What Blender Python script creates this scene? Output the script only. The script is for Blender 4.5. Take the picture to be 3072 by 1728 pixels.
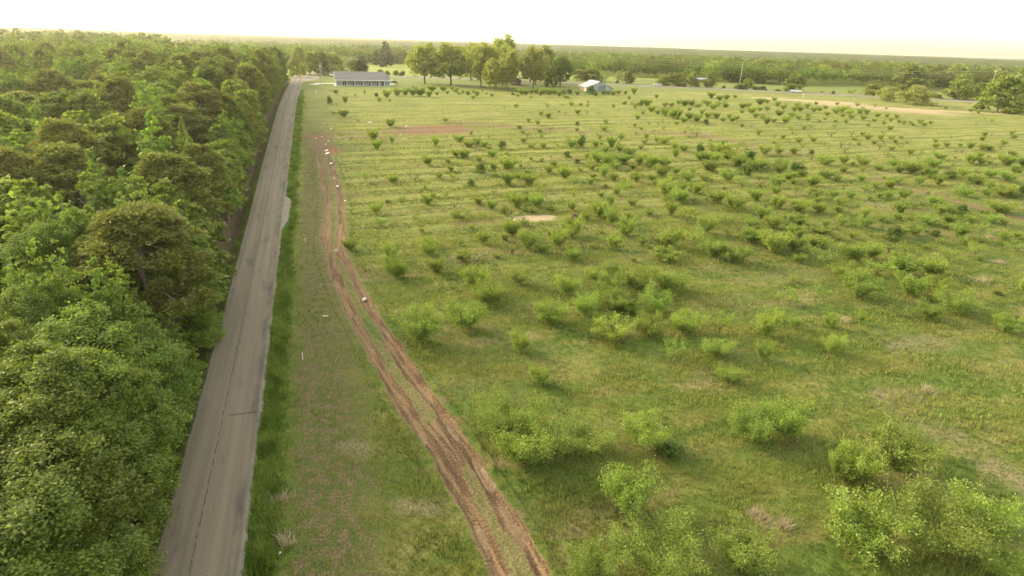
import bpy, math, random
import numpy as np
from mathutils import Matrix, Vector

# ------------------------------------------------------------------ camera
for o in list(bpy.data.objects): bpy.data.objects.remove(o)
SC = bpy.context.scene
COL = SC.collection
F = 1830.0; TH = math.atan(730/1830.0); PH = math.radians(1.79); H0 = 34.0
_c, _s = math.cos(TH), math.sin(TH)
_R = np.array([1, 0, 0.]); _U = np.array([0, _s, _c]); FWD = np.array([0, _c, -_s])
RGT = _R*math.cos(PH)+_U*math.sin(PH); UPV = _U*math.cos(PH)-_R*math.sin(PH)
cam = bpy.data.cameras.new('camera'); camo = bpy.data.objects.new('camera', cam); COL.objects.link(camo)
cam.sensor_width = 36; cam.lens = 36*F/3072; cam.clip_start = .5; cam.clip_end = 30000
camo.matrix_world = Matrix(((RGT[0], UPV[0], -FWD[0], 0), (RGT[1], UPV[1], -FWD[1], 0), (RGT[2], UPV[2], -FWD[2], H0), (0, 0, 0, 1)))
SC.camera = camo

# ------------------------------------------------------------------ light
SUN_AZ, SUN_EL = math.radians(-62), math.radians(24)       # azimuth from the view direction (+Y), towards the right positive
w = bpy.data.worlds.new('World'); SC.world = w; w.use_nodes = True
nt = w.node_tree; bg = nt.nodes['Background']
sky = nt.nodes.new('ShaderNodeTexSky'); sky.sky_type = 'NISHITA'; sky.sun_disc = False
sky.sun_elevation = SUN_EL; sky.sun_rotation = SUN_AZ
sky.air_density = 1.7; sky.dust_density = 1.8; sky.ozone_density = 1.0
hs = nt.nodes.new('ShaderNodeHueSaturation'); hs.inputs['Saturation'].default_value = .30
tn = nt.nodes.new('ShaderNodeMix'); tn.data_type = 'RGBA'; tn.blend_type = 'MULTIPLY'; tn.inputs[0].default_value = 1
tn.inputs[7].default_value = (1.0, .96, .80, 1)
nt.links.new(sky.outputs[0], hs.inputs['Color']); nt.links.new(hs.outputs[0], tn.inputs[6]); nt.links.new(tn.outputs[2], bg.inputs['Color'])
bg.inputs['Strength'].default_value = .15
sl = bpy.data.lights.new('sun', 'SUN'); sl.energy = 1.45; sl.angle = math.radians(10); sl.color = (1.0, .78, .44)
so = bpy.data.objects.new('sun', sl); COL.objects.link(so)
sd = Vector((math.sin(SUN_AZ)*math.cos(SUN_EL), math.cos(SUN_AZ)*math.cos(SUN_EL), math.sin(SUN_EL)))
so.rotation_euler = sd.to_track_quat('Z', 'Y').to_euler(); so.location = (-60, 30, 80)
SC.view_settings.view_transform = 'Standard'; SC.view_settings.look = 'None'
SC.view_settings.exposure = 2.0; SC.view_settings.gamma = 1.0

# ------------------------------------------------------------------ helpers
rng = np.random.default_rng(7); random.seed(7)
def vnoise(x, y, seed=0):
    x = np.asarray(x, float); y = np.asarray(y, float)
    xi = np.floor(x).astype(np.int64); yi = np.floor(y).astype(np.int64)
    fx = x-xi; fy = y-yi; fx = fx*fx*(3-2*fx); fy = fy*fy*(3-2*fy)
    def hsh(a, b):
        n = (a*374761393+b*668265263+seed*974634777) & 0x7fffffff
        n = ((n ^ (n >> 13))*1274126177) & 0x7fffffff
        return ((n ^ (n >> 16)) & 0xffff)/65535.
    return (hsh(xi, yi)*(1-fx)+hsh(xi+1, yi)*fx)*(1-fy)+(hsh(xi, yi+1)*(1-fx)+hsh(xi+1, yi+1)*fx)*fy
def fbm(x, y, seed=0, n=3):
    v = 0; a = .5; t = 0
    for i in range(n):
        v = v+a*vnoise(x*2**i, y*2**i, seed+i*11); t += a; a *= .5
    return v/t
def sst(a, b, x):
    t = np.clip((np.asarray(x, float)-a)/(b-a), 0, 1); return t*t*(3-2*t)

# road frame: s runs along the road, r across it (to the right)
RO = np.array([-20.3, 30.]); ES = np.array([-.3005, .9538]); ER = np.array([.9538, .3005])
def RS(x, y): dx = x-RO[0]; dy = y-RO[1]; return dx*ER[0]+dy*ER[1], dx*ES[0]+dy*ES[1]
def XY(r, s): return RO[0]+r*ER[0]+s*ES[0], RO[1]+r*ER[1]+s*ES[1]
def Z(x, y):
    x = np.asarray(x, float); y = np.asarray(y, float)
    z = 12.5*sst(-10, 260, y)-2.0*sst(430, 900, y)+12*sst(1500, 5000, y)
    r, s = RS(x, y)
    k = 1-sst(330, 360, s)
    z = z-k*(.75*np.exp(-((r+4.7)/.9)**2)+.28*np.exp(-((r-4.1)/.7)**2))+k*.5*sst(-5.5, -8, r)
    z = z-.10*k*(1-sst(2.7, 3.3, np.abs(r)))
    return z
def ray(px, py): return RGT*(px-1536)/F-UPV*(py-864)/F+FWD
def P(px, py, h=0.):
    d = ray(px, py); t = 8.; O = np.array([0, 0, H0])
    while t < 9000:
        p = O+d*t
        if p[2] < float(Z(p[0], p[1]))+h: break
        t *= 1.01
    a, b = t/1.01, t
    for _ in range(24):
        m = (a+b)/2; p = O+d*m
        if p[2] < float(Z(p[0], p[1]))+h: b = m
        else: a = m
    p = O+d*b
    return np.array([p[0], p[1], float(Z(p[0], p[1]))])
def proj(p):
    v = np.asarray(p, float)-np.array([0, 0, H0]); f = v@FWD
    return 1536+F*(v@RGT)/f, 864-F*(v@UPV)/f, f
PAN = {'Z1': (880, 60, .20186), 'Z2': (1400, 60, .20186), 'Z3': (1920, 60, .2236), 'Z4': (2496, 60, .2236), 'Z5': (0, 60, .3494),
       'F2': (0, 560, .3494), 'F3': (0, 1000, .50251), 'Z6': (800, 340, .27195), 'Z7': (1500, 340, .31056), 'Z8': (2272, 340, .31056),
       'Y3': (700, 700, .31056), 'Y4': (1400, 700, .31056), 'Y5': (2272, 700, .31056), 'Y6': (700, 1150, .39888), 'Y7': (1400, 1150, .39894), 'Y8': (2172, 1150, .39894)}
def pp(k, x, y): a, b, c = PAN[k]; return a+x*c, b+y*c
def PZ(k, x, y, h=0.): return P(*pp(k, x, y), h)

def tag(o, label=None, cat=None, group=None, kind=None):
    if label: o['label'] = label
    if cat: o['category'] = cat
    if group: o['group'] = group
    if kind: o['kind'] = kind
    return o
def empty(name, loc, rz=0.):
    o = bpy.data.objects.new(name, None); COL.objects.link(o); o.location = loc; o.rotation_euler = (0, 0, rz); o.empty_display_size = .3
    return o
def link(name, me, parent=None, mat=None):
    o = bpy.data.objects.new(name, me); COL.objects.link(o); o.parent = parent
    if mat and not me.materials: me.materials.append(mat)
    return o
def mesh_np(name, v, faces, smooth=False):
    """v Nx3, faces MxK (K constant)"""
    v = np.asarray(v, np.float32); f = np.asarray(faces, np.int32); K = f.shape[1]
    me = bpy.data.meshes.new(name)
    me.vertices.add(len(v)); me.vertices.foreach_set('co', v.ravel())
    me.loops.add(f.size); me.loops.foreach_set('vertex_index', f.ravel())
    me.polygons.add(len(f)); me.polygons.foreach_set('loop_start', np.arange(0, f.size, K, dtype=np.int32))
    me.polygons.foreach_set('loop_total', np.full(len(f), K, np.int32))
    if smooth: me.polygons.foreach_set('use_smooth', np.ones(len(f), bool))
    me.update(calc_edges=True)
    return me
def attr(me, name, vals, typ='FLOAT'):
    a = me.attributes.new(name, typ, 'POINT')
    if typ == 'FLOAT': a.data.foreach_set('value', np.asarray(vals, np.float32))
    else: a.data.foreach_set('color', np.c_[vals, np.ones(len(vals))].astype(np.float32).ravel())
class MB:
    def __init__(s): s.v = []; s.f = []
    def quad(s, *p):
        n = len(s.v); s.v += [tuple(q) for q in p]; s.f.append(tuple(range(n, n+len(p))))
    def box(s, x0, x1, y0, y1, z0, z1):
        n = len(s.v)
        s.v += [(x0, y0, z0), (x1, y0, z0), (x1, y1, z0), (x0, y1, z0), (x0, y0, z1), (x1, y0, z1), (x1, y1, z1), (x0, y1, z1)]
        s.f += [tuple(n+i for i in q) for q in ((3, 2, 1, 0), (4, 5, 6, 7), (0, 1, 5, 4), (1, 2, 6, 5), (2, 3, 7, 6), (3, 0, 4, 7))]
    def prism(s, prof, a0, a1, axis='y'):
        """profile of (u, z) extruded from a0 to a1"""
        n = len(s.v); k = len(prof)
        for a in (a0, a1):
            for u, z in prof: s.v.append((u, a, z) if axis == 'y' else (a, u, z))
        s.f += [tuple(n+i for i in range(k)), tuple(n+k+i for i in reversed(range(k)))]
        for i in range(k): j = (i+1) % k; s.f.append((n+i, n+k+i, n+k+j, n+j))
    def cyl(s, c, r, h, axis='z', n=12, r2=None):
        r2 = r if r2 is None else r2; b = len(s.v)
        for k, (rr, hh) in enumerate(((r, 0), (r2, h))):
            for i in range(n):
                a = 2*math.pi*i/n; u, v_ = rr*math.cos(a), rr*math.sin(a)
                s.v.append({'z': (c[0]+u, c[1]+v_, c[2]+hh), 'y': (c[0]+u, c[1]+hh, c[2]+v_), 'x': (c[0]+hh, c[1]+u, c[2]+v_)}[axis])
        s.f += [tuple(range(b, b+n)), tuple(range(b+2*n-1, b+n-1, -1))]
        for i in range(n): j = (i+1) % n; s.f.append((b+i, b+n+i, b+n+j, b+j))
    def build(s, name, mat, parent=None, bevel=0):
        me = bpy.data.meshes.new(name); me.from_pydata(s.v, [], s.f); me.update()
        import bmesh
        bm = bmesh.new(); bm.from_mesh(me); bmesh.ops.recalc_face_normals(bm, faces=bm.faces); bm.to_mesh(me); bm.free()
        o = link(name, me, parent, mat)
        if bevel: m = o.modifiers.new('bevel', 'BEVEL'); m.width = bevel; m.segments = 2
        return o

# ------------------------------------------------------------------ node helpers
class NB:
    def __init__(s, name):
        s.m = bpy.data.materials.new(name); s.m.use_nodes = True; s.t = s.m.node_tree; s.t.nodes.clear()
        s.out = s.t.nodes.new('ShaderNodeOutputMaterial')
    def n(s, typ, **k):
        x = s.t.nodes.new('ShaderNode'+typ)
        for a, b in k.items(): setattr(x, a, b)
        return x
    def put(s, sock, v):
        if v is None: return
        if hasattr(v, 'is_output'): s.t.links.new(v, sock)
        else: sock.default_value = v if not (isinstance(v, tuple) and len(v) == 3 and sock.type == 'RGBA') else (*v, 1)
    def math(s, op, a, b=None, c=None, clamp=False):
        x = s.n('Math', operation=op, use_clamp=clamp); s.put(x.inputs[0], a); s.put(x.inputs[1], b); s.put(x.inputs[2], c); return x.outputs[0]
    def vm(s, op, a, b=None):
        x = s.n('VectorMath', operation=op); s.put(x.inputs[0], a); s.put(x.inputs[1], b)
        return x.outputs['Value'] if op in ('DOT_PRODUCT', 'LENGTH', 'DISTANCE') else x.outputs[0]
    def noise(s, vec, scale, detail=3, rough=.55):
        x = s.n('TexNoise'); s.put(x.inputs['Vector'], vec); x.inputs['Scale'].default_value = scale
        x.inputs['Detail'].default_value = detail; x.inputs['Roughness'].default_value = rough; return x.outputs['Fac']
    def ramp(s, v, a, b, lo=0., hi=1.):
        x = s.n('MapRange', interpolation_type='SMOOTHSTEP'); s.put(x.inputs['Value'], v)
        x.inputs['From Min'].default_value = a; x.inputs['From Max'].default_value = b
        x.inputs['To Min'].default_value = lo; x.inputs['To Max'].default_value = hi; return x.outputs[0]
    def mix(s, f, a, b, mode='MIX'):
        x = s.n('Mix', data_type='RGBA', blend_type=mode); s.put(x.inputs[0], f); s.put(x.inputs[6], a); s.put(x.inputs[7], b); return x.outputs[2]
    def scale3(s, v, k):
        return s.vm('MULTIPLY', v, k)
    def attr(s, name):
        x = s.n('Attribute', attribute_name=name); return x
    def bsdf(s, col, rough=.9, spec=.2, bump=None, bstr=.3, metal=0., bdist=.1):
        x = s.n('BsdfPrincipled'); s.put(x.inputs['Base Color'], col); s.put(x.inputs['Roughness'], rough)
        s.put(x.inputs['Specular IOR Level'], spec); s.put(x.inputs['Metallic'], metal)
        if bump is not None:
            b = s.n('Bump'); b.inputs['Strength'].default_value = bstr; b.inputs['Distance'].default_value = bdist
            s.put(b.inputs['Height'], bump); s.t.links.new(b.outputs[0], x.inputs['Normal'])
        s.t.links.new(x.outputs[0], s.out.inputs['Surface']); return s.m
def simple(name, col, rough=.8, var=.15, scale=3., spec=.3, metal=0.):
    b = NB(name); tc = b.n('TexCoord'); n = b.noise(tc.outputs['Object'], scale, 4)
    lo = tuple(c*(1-var) for c in col); hi = tuple(min(1, c*(1+var)) for c in col)
    return b.bsdf(b.mix(b.ramp(n, .3, .7), lo, hi), rough, spec, metal=metal)
def leaf_mat(name, c1, c2, trans=.35, tree_var=.35, tcol=None):
    """leaf colour varies leaf by leaf and tree by tree"""
    b = NB(name); g = b.n('NewGeometry'); oi = b.n('ObjectInfo')
    col = b.mix(g.outputs['Random Per Island'], c1, c2)
    h = b.n('HueSaturation'); b.put(h.inputs['Color'], col)
    b.put(h.inputs['Value'], b.math('MULTIPLY_ADD', oi.outputs['Random'], tree_var*2, 1-tree_var))
    r2 = b.math('FRACT', b.math('MULTIPLY', oi.outputs['Random'], 7.31))
    b.put(h.inputs['Hue'], b.math('MULTIPLY_ADD', r2, .022, .487))
    d = b.n('BsdfDiffuse'); b.put(d.inputs['Color'], h.outputs[0])
    t = b.n('BsdfTranslucent'); tm = b.mix(1., h.outputs[0], tcol or (1.25, 1.2, .6), 'MULTIPLY'); b.put(t.inputs['Color'], tm)
    gl = b.n('BsdfGlossy'); gl.inputs['Roughness'].default_value = .5; b.put(gl.inputs['Color'], (.9, .9, .8))
    m = b.n('MixShader'); m.inputs[0].default_value = trans; b.t.links.new(d.outputs[0], m.inputs[1]); b.t.links.new(t.outputs[0], m.inputs[2])
    m2 = b.n('MixShader'); m2.inputs[0].default_value = .03; b.t.links.new(m.outputs[0], m2.inputs[1]); b.t.links.new(gl.outputs[0], m2.inputs[2])
    b.t.links.new(m2.outputs[0], b.out.inputs['Surface']); return b.m
def attr_leaf_mat(name, trans=.25):
    b = NB(name); a = b.attr('col')
    d = b.n('BsdfDiffuse'); b.put(d.inputs['Color'], a.outputs['Color'])
    t = b.n('BsdfTranslucent'); b.put(t.inputs['Color'], a.outputs['Color'])
    m = b.n('MixShader'); m.inputs[0].default_value = trans; b.t.links.new(d.outputs[0], m.inputs[1]); b.t.links.new(t.outputs[0], m.inputs[2])
    b.t.links.new(m.outputs[0], b.out.inputs['Surface']); return b.m

# ------------------------------------------------------------------ ground material
CAPS = []
def ground_material():
    b = NB('ground'); g = b.n('NewGeometry'); Pn = g.outputs['Position']
    flat = b.vm('MULTIPLY', Pn, (1, 1, 0))
    rel = b.vm('SUBTRACT', flat, (RO[0], RO[1], 0))
    r = b.vm('DOT_PRODUCT', rel, (ER[0], ER[1], 0)); s = b.vm('DOT_PRODUCT', rel, (ES[0], ES[1], 0))
    rs = b.n('CombineXYZ'); b.put(rs.inputs[0], r); b.put(rs.inputs[1], s); RSV = rs.outputs[0]
    nbig = b.noise(flat, .035, 3); nmed = b.noise(b.vm('MULTIPLY', RSV, (.10, .24, 0)), 1., 5, .65)
    nsm = b.noise(flat, 1.1, 4, .65); nfine = b.noise(flat, 5.5, 3, .7)
    npat = b.noise(b.vm('MULTIPLY', RSV, (.05, .12, 0)), 1., 4, .6)
    green = b.mix(b.ramp(nsm, .3, .7), (.070, .108, .020), (.135, .185, .036))
    ygreen = b.mix(b.ramp(nsm, .3, .7), (.145, .148, .040), (.245, .230, .070))
    tan = b.mix(b.ramp(nfine, .3, .7), (.17, .135, .085), (.33, .27, .175))
    col = b.mix(b.ramp(nmed, .43, .64), green, ygreen)
    dry = b.math('MULTIPLY', b.ramp(npat, .57, .70), b.ramp(nsm, .40, .60))
    col = b.mix(b.math('MULTIPLY', dry, .8), col, tan)
    # the mown orchard beyond: lighter, with lines of uncut grass running across the road's direction
    far = b.ramp(b.math('ADD', s, b.math('MULTIPLY', b.math('SUBTRACT', nbig, .5), 50.)), 25, 95)
    wob = b.noise(b.vm('MULTIPLY', RSV, (.03, .10, 0)), 1., 3)
    ph = b.math('MULTIPLY', b.math('ADD', s, b.math('MULTIPLY', wob, 5.)), 2*math.pi/4.6)
    st = b.math('SINE', ph); st2 = b.math('SINE', b.math('MULTIPLY', ph, 2.7))
    brk = b.noise(b.vm('MULTIPLY', RSV, (.09, .5, 0)), 1., 4, .7)
    line = b.ramp(b.math('ADD', b.math('ADD', st, b.math('MULTIPLY', st2, .45)), b.math('MULTIPLY', b.math('SUBTRACT', brk, .5), 3.2)), .45, 1.25)
    fcol = b.mix(b.ramp(nmed, .3, .7), (.20, .225, .050), (.295, .295, .085))
    fcol = b.mix(b.math('MULTIPLY', b.ramp(npat, .5, .7), .45), fcol, (.30, .25, .15))
    fcol = b.mix(b.math('MULTIPLY', line, .68), fcol, b.mix(b.ramp(nsm, .3, .7), (.085, .12, .025), (.15, .17, .045)))
    st3 = b.math('SINE', b.math('MULTIPLY', b.math('ADD', s, b.math('MULTIPLY', wob, 6.)), 2*math.pi/2.9))
    line3 = b.ramp(b.math('ADD', st3, b.math('MULTIPLY', b.math('SUBTRACT', brk, .5), 3.6)), .35, 1.0)
    fcol = b.mix(b.math('MULTIPLY', line3, .55), fcol, (.115, .135, .035))
    fcol = b.mix(b.math('MULTIPLY', b.ramp(nsm, .5, .75), .25), fcol, (.12, .14, .035))
    col = b.mix(far, col, fcol)
    # a little of the green regrowth shows in broad patches across everything
    col = b.mix(b.math('MULTIPLY', b.ramp(nbig, .52, .66), b.math('MULTIPLY', b.ramp(nsm, .35, .65), .55)), col, (.075, .120, .022))
    edge = b.math('MULTIPLY', b.math('SUBTRACT', nmed, .5), 5.)
    re = b.math('ADD', r, edge)
    # trampled brown strip between the verge and the wheel tracks
    strip = b.math('MULTIPLY', b.ramp(re, 5.0, 7.0), b.ramp(re, 9.5, 15., 1, 0))
    strip = b.math('MULTIPLY', strip, b.ramp(s, 120, 190, 1, 0))
    scol = b.mix(b.ramp(nfine, .3, .7), (.125, .090, .052), (.235, .175, .10))
    scol = b.mix(b.ramp(nsm, .40, .60), scol, (.090, .115, .028))
    col = b.mix(b.math('MULTIPLY', strip, .9), col, scol)
    # lush verge on the right of the road
    ve = b.math('MULTIPLY', b.ramp(b.math('ADD', r, b.math('MULTIPLY', edge, .3)), 4.2, 5.3, 1, 0), b.ramp(r, 2.4, 2.7))
    col = b.mix(ve, col, b.mix(b.ramp(nsm, .3, .7), (.035, .085, .010), (.075, .150, .018)))
    # lawn near the far buildings and the field over the highway
    lawn = b.math('MULTIPLY', b.ramp(b.math('ADD', s, edge), 262, 276), b.ramp(s, 395, 400, 1, 0))
    col = b.mix(lawn, col, b.mix(b.ramp(nsm, .3, .7), (.13, .165, .04), (.21, .235, .06)))
    fld = b.ramp(s, 395, 410)
    col = b.mix(fld, col, b.mix(b.ramp(npat, .4, .65), (.27, .29, .055), (.20, .245, .05)))
    # left of the road: thin grass, then leaf litter on the bank, then the forest floor
    lg = b.math('MULTIPLY', b.ramp(r, -4.0, -3.6), b.ramp(r, -2.7, -2.4, 1, 0))
    litter = b.mix(b.ramp(nfine, .35, .65), (.075, .050, .033), (.20, .135, .092))
    litter = b.mix(b.ramp(nsm, .45, .65), litter, (.055, .075, .02))
    lf = b.ramp(b.math('ADD', r, b.math('MULTIPLY', edge, .25)), -4.2, -3.4, 1, 0)
    lf = b.math('MULTIPLY', lf, b.ramp(s, 340, 360, 1, 0))
    col = b.mix(lf, col, litter)
    col = b.mix(b.math('MULTIPLY', lg, .9), col, b.mix(b.ramp(nsm, .3, .7), (.07, .085, .025), (.10, .14, .03)))
    # bare patches
    def cap(a, c, wd, soft, ns=1.3, anis=None):
        A = (float(a[0]), float(a[1]), 0); B = (float(c[0]-a[0]), float(c[1]-a[1]), 0); L = B[0]**2+B[1]**2+1e-6
        pa = b.vm('SUBTRACT', flat, A)
        h = b.math('DIVIDE', b.vm('DOT_PRODUCT', pa, B), L, clamp=True)
        bh = b.n('VectorMath', operation='SCALE'); bh.inputs[0].default_value = B; b.put(bh.inputs['Scale'], h)
        d = b.vm('DISTANCE', pa, bh.outputs[0])
        d = b.math('ADD', d, b.math('MULTIPLY', b.math('SUBTRACT', brk, .5), wd*ns))
        return b.ramp(d, wd-soft, wd+soft, 1, 0)
    red = b.mix(b.ramp(nfine, .3, .7), (.185, .075, .040), (.31, .140, .083))
    pale = b.mix(b.ramp(nsm, .3, .7), (.36, .275, .185), (.52, .41, .295))
    brown = b.mix(b.ramp(nsm, .3, .7), (.150, .096, .058), (.25, .175, .105))
    CAPS.extend([
        ('Z6', (1720, 190), (1990, 175), 6.5, 3.5, red, .95), ('Z6', (1560, 190), (2120, 190), 5.5, 4., brown, .7),
        ('Z6', (2050, 110), (2574, 130), 3.2, 2.5, brown, .6), ('Z6', (290, 268), (620, 250), 2.0, 1.0, red, .9),
        ('Z6', (560, 300), (700, 400), 3.0, 2.0, brown, .85), ('Z6', (600, 220), (1400, 210), 3.4, 3., brown, .55),
        ('Z6', (640, 268), (1450, 262), 1.2, 1., brown, .75), ('Z6', (690, 400), (720, 430), 2.2, 1.6, red, .8),
        ('Z7', (0, 120), (650, 165), 2.2, 1.8, brown, .75), ('Z7', (650, 165), (1100, 205), 1.4, 1.2, brown, .7),
        ('Z7', (1350, 178), (2000, 215), 2.4, 2., brown, .7), ('Z7', (1950, 215), (2500, 310), 2.4, 2., brown, .65),
        ('Z7', (180, 1025), (440, 1005), 1.9, .7, pale, .95), ('Z6', (2120, 1215), (2560, 1180), 1.4, 1.2, brown, .6),
        ('Z7', (900, 740), (1010, 700), 1.6, 1.4, brown, .5), ('Z3', (550, 965), (1400, 1010), 3.0, 2.5, (.40, .33, .20), .6),
        ('Z4', (-900, 1050), (250, 1115), 5.5, 4.5, (.56, .41, .29), .75), ('Z4', (0, 1130), (1250, 1235), 11.0, 9.0, (.46, .345, .24), .9), ('Z4', (900, 1190), (2300, 1260), 4.0, 4., (.56, .43, .28), .7),
        ('Z8', (1130, 630), (1600, 760), 1.5, 1., brown, .65), ('Z8', (1600, 760), (2200, 930), 1.1, .7, brown, .85),
        ('Z8', (2200, 930), (2900, 1110), 1.2, .8, brown, .9), ('Z8', (120, 370), (400, 400), 2.2, 2., brown, .5),
        ('Z8', (1050, 880), (1210, 880), 1.5, 1.3, (.25, .22, .15), .6), ('Z2', (1480, 1060), (1740, 1060), 1.5, 1.2, (.30, .24, .15), .5),
        ('Y3', (1130, 350), (1300, 350), .8, .6, brown, .8), ('Y3', (1150, 385), (1300, 375), .4, .4, brown, .8),
        ('Y4', (0, 240), (200, 200), 2.2, 2., tan, .6), ('Y5', (1350, 1100), (1750, 1050), 1.6, 1.4, tan, .6),
        ('Y8', (1200, 90), (1420, 80), 1.1, 1., tan, .8), ('Y8', (1560, 370), (1750, 380), 1.0, .9, tan, .7), ('Y8', (2050, 640), (2250, 760), 1.5, 1.3, tan, .7),
        ('Y8', (210, 980), (330, 1060), .5, .5, pale, .5), ('Y6', (1300, 930), (1500, 930), .9, .8, tan, .75), ('Y6', (860, 470), (980, 490), .8, .7, tan, .6)])
    for k, a, c, wd, soft, m, amt in CAPS:
        col = b.mix(b.math('MULTIPLY', cap(PZ(k, *a), PZ(k, *c), wd, soft), amt), col, m)
    # wheel ruts: mud, wet puddles
    mud = b.attr('mud').outputs['Fac']; wet = b.attr('wet').outputs['Fac']; tr = b.attr('tread').outputs['Fac']
    sk = b.attr('streak').outputs['Fac']
    mudc = b.mix(b.ramp(b.math('MULTIPLY_ADD', nfine, .5, b.math('MULTIPLY', sk, .5)), .32, .66), (.118, .072, .042), (.28, .185, .112))
    mudc = b.mix(b.math('MULTIPLY', tr, .6), mudc, (.075, .042, .025))
    me_ = b.ramp(b.math('ADD', mud, b.math('MULTIPLY', b.math('SUBTRACT', nsm, .5), 1.3)), .34, .66)
    fringe = b.math('MULTIPLY', b.ramp(b.math('ADD', mud, b.math('MULTIPLY', b.math('SUBTRACT', nsm, .5), .8)), .06, .25), .6)
    col = b.mix(fringe, col, b.mix(b.ramp(nfine, .3, .7), (.17, .125, .07), (.27, .215, .125)))
    col = b.mix(me_, col, mudc)
    ww = b.ramp(b.math('ADD', wet, b.math('MULTIPLY', b.math('SUBTRACT', nsm, .5), .8)), .42, .58)
    col = b.mix(ww, col, (.235, .160, .098))
    rough = b.math('MULTIPLY_ADD', ww, -.62, .95)
    col = b.mix(b.ramp(nfine, .25, .75), b.mix(1., col, (.52, .52, .50), 'MULTIPLY'), b.mix(1., col, (1.0, .99, .92), 'MULTIPLY'))
    return b.bsdf(col, rough, .15, b.math('MULTIPLY_ADD', nsm, .6, b.math('MULTIPLY', nfine, .4)), .55, bdist=.15)
M_GROUND = ground_material()

# ------------------------------------------------------------------ terrain sheet
def spaced(segs):
    out = [segs[0][0]]
    for a, b_, st in segs: out += list(np.linspace(a, b_, max(2, int(round((b_-a)/st))+1))[1:])
    return np.array(out)
gx = spaced([(-9000, -1000, 400), (-1000, -300, 30), (-300, -120, 4), (-120, 110, .9), (110, 330, 2.5), (330, 1000, 25), (1000, 9000, 400)])
gy = spaced([(-300, 0, 30), (0, 22, 3), (22, 130, .75), (130, 300, 1.2), (300, 440, 3), (440, 1000, 20), (1000, 9500, 250)])
GX, GY = np.meshgrid(gx, gy); r_, s_ = RS(GX, GY)
track_pts = []   # filled below; the sheet drops a little beneath the track strip
TL = [(1256, 1449), (1216, 1349), (1162, 1249), (1102, 1148), (1042, 1065), (982, 964), (915, 847), (876, 769), (845, 691), (824, 626), (817, 604), (826, 513), (812, 445), (805, 399), (803, 376)]
TR = [(1366, 1449), (1306, 1349), (1243, 1249), (1189, 1148), (1129, 1065), (1052, 964), (975, 847), (926, 769), (884, 691), (853, 626), (858, 604), (858, 513), (842, 445), (828, 399), (823, 376)]
KD = 3072/2576.
LP = np.array([P(x*KD, y*KD)[:2] for x, y in TL]); RP = np.array([P(x*KD, y*KD)[:2] for x, y in TR])
LP = np.vstack([LP[0]*2-LP[1], LP]); RP = np.vstack([RP[0]*2-RP[1], RP])
_d0 = (LP[0]-LP[1]); LP = np.vstack([LP[0]+_d0*2, LP]); RP = np.vstack([RP[0]+_d0*2, RP])
def densify(pts, n):
    d = np.r_[0, np.cumsum(np.linalg.norm(np.diff(pts, axis=0), axis=1))]
    t = np.linspace(0, d[-1], n); q = np.c_[np.interp(t, d, pts[:, 0]), np.interp(t, d, pts[:, 1])]
    k = max(3, n//40)|1; ker = np.hanning(k+2)[1:-1]; ker /= ker.sum()
    qp = np.vstack([np.repeat(q[:1], k//2, 0), q, np.repeat(q[-1:], k//2, 0)])
    return np.c_[np.convolve(qp[:, 0], ker, 'valid'), np.convolve(qp[:, 1], ker, 'valid')]
NT = 1500
LD = densify(LP, NT); RD = densify(RP, NT); MID = (LD+RD)/2
def near_track(x, y):
    """distance to the middle of the track"""
    q = MID[::15]; out = np.full(np.shape(x), 1e9)
    for p in q: out = np.minimum(out, np.hypot(x-p[0], y-p[1]))
    return out
micro = .22*(fbm(GX/4, GY/4, 3)-.5)*sst(500, 300, GY)
beds = .16*np.sin(s_*2*math.pi/6.3)*sst(50, 90, s_)*sst(290, 250, s_)*sst(8, 20, r_)
GZ = Z(GX, GY)+(micro+beds)*sst(3.4, 6, np.abs(r_))
nearm = (GY < 190) & (GX < 40) & (GX > -70)
dtr = np.full(GX.shape, 1e9); dtr[nearm] = near_track(GX[nearm], GY[nearm])
GZ -= .35*sst(3.2, 2.3, dtr)
nx, ny = len(gx), len(gy); I = np.arange(nx*ny).reshape(ny, nx)
fc = np.stack([I[:-1, :-1], I[:-1, 1:], I[1:, 1:], I[1:, :-1]], -1).reshape(-1, 4)
me = mesh_np('ground', np.c_[GX.ravel(), GY.ravel(), GZ.ravel()], fc, True)
tag(link('ground', me, None, M_GROUND), kind='structure')

# muddy wheel track: a strip of finer ground with modelled ruts, sinking into the sheet at its sides
q = np.linspace(-3.3, 3.3, 84); tang = np.gradient(MID, axis=0); tang /= np.linalg.norm(tang, axis=1)[:, None]
nor = np.c_[tang[:, 1], -tang[:, 0]]
half = np.abs(((RD-LD)*nor).sum(1))/2
TX = MID[:, None, 0]+nor[:, None, 0]*q; TY = MID[:, None, 1]+nor[:, None, 1]*q
tl = np.r_[0, np.cumsum(np.linalg.norm(np.diff(MID, axis=0), axis=1))][:, None]*np.ones_like(q)
wob = .12*(fbm(tl/3, np.zeros_like(tl), 5)-.5)
dl = np.abs(q[None, :]+half[:, None]+wob); dr = np.abs(q[None, :]-half[:, None]+wob*1.3)
strength = sst(-2, 6, tl)*.9+.1
nz = fbm(TX*1.3, TY*1.3, 21, 4); nz2 = fbm(tl/6, q[None, :]*.6, 22, 3)
wl = .54+.38*(fbm(tl/3.2, tl*0, 31, 4)-.5)*2; wr = .62+.42*(fbm(tl/3.2, tl*0, 32, 4)-.5)*2
fade = sst(62, 76, tl)*sst(118, 100, tl); thin = 1-.30*fade
mud = np.maximum(sst(1.7, .6, dl/wl), sst(1.7, .6, dr/wr))*thin
extra = np.exp(-((q[None, :]-half[:, None]-1.0)/.35)**2)*sst(.52, .66, fbm(tl/4, tl*0, 40))*sst(60, 40, tl)
mid_mud = (.36+.6*sst(.42, .60, nz2))*sst(56, 26, tl)*(np.abs(q[None, :]) < half[:, None])
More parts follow.
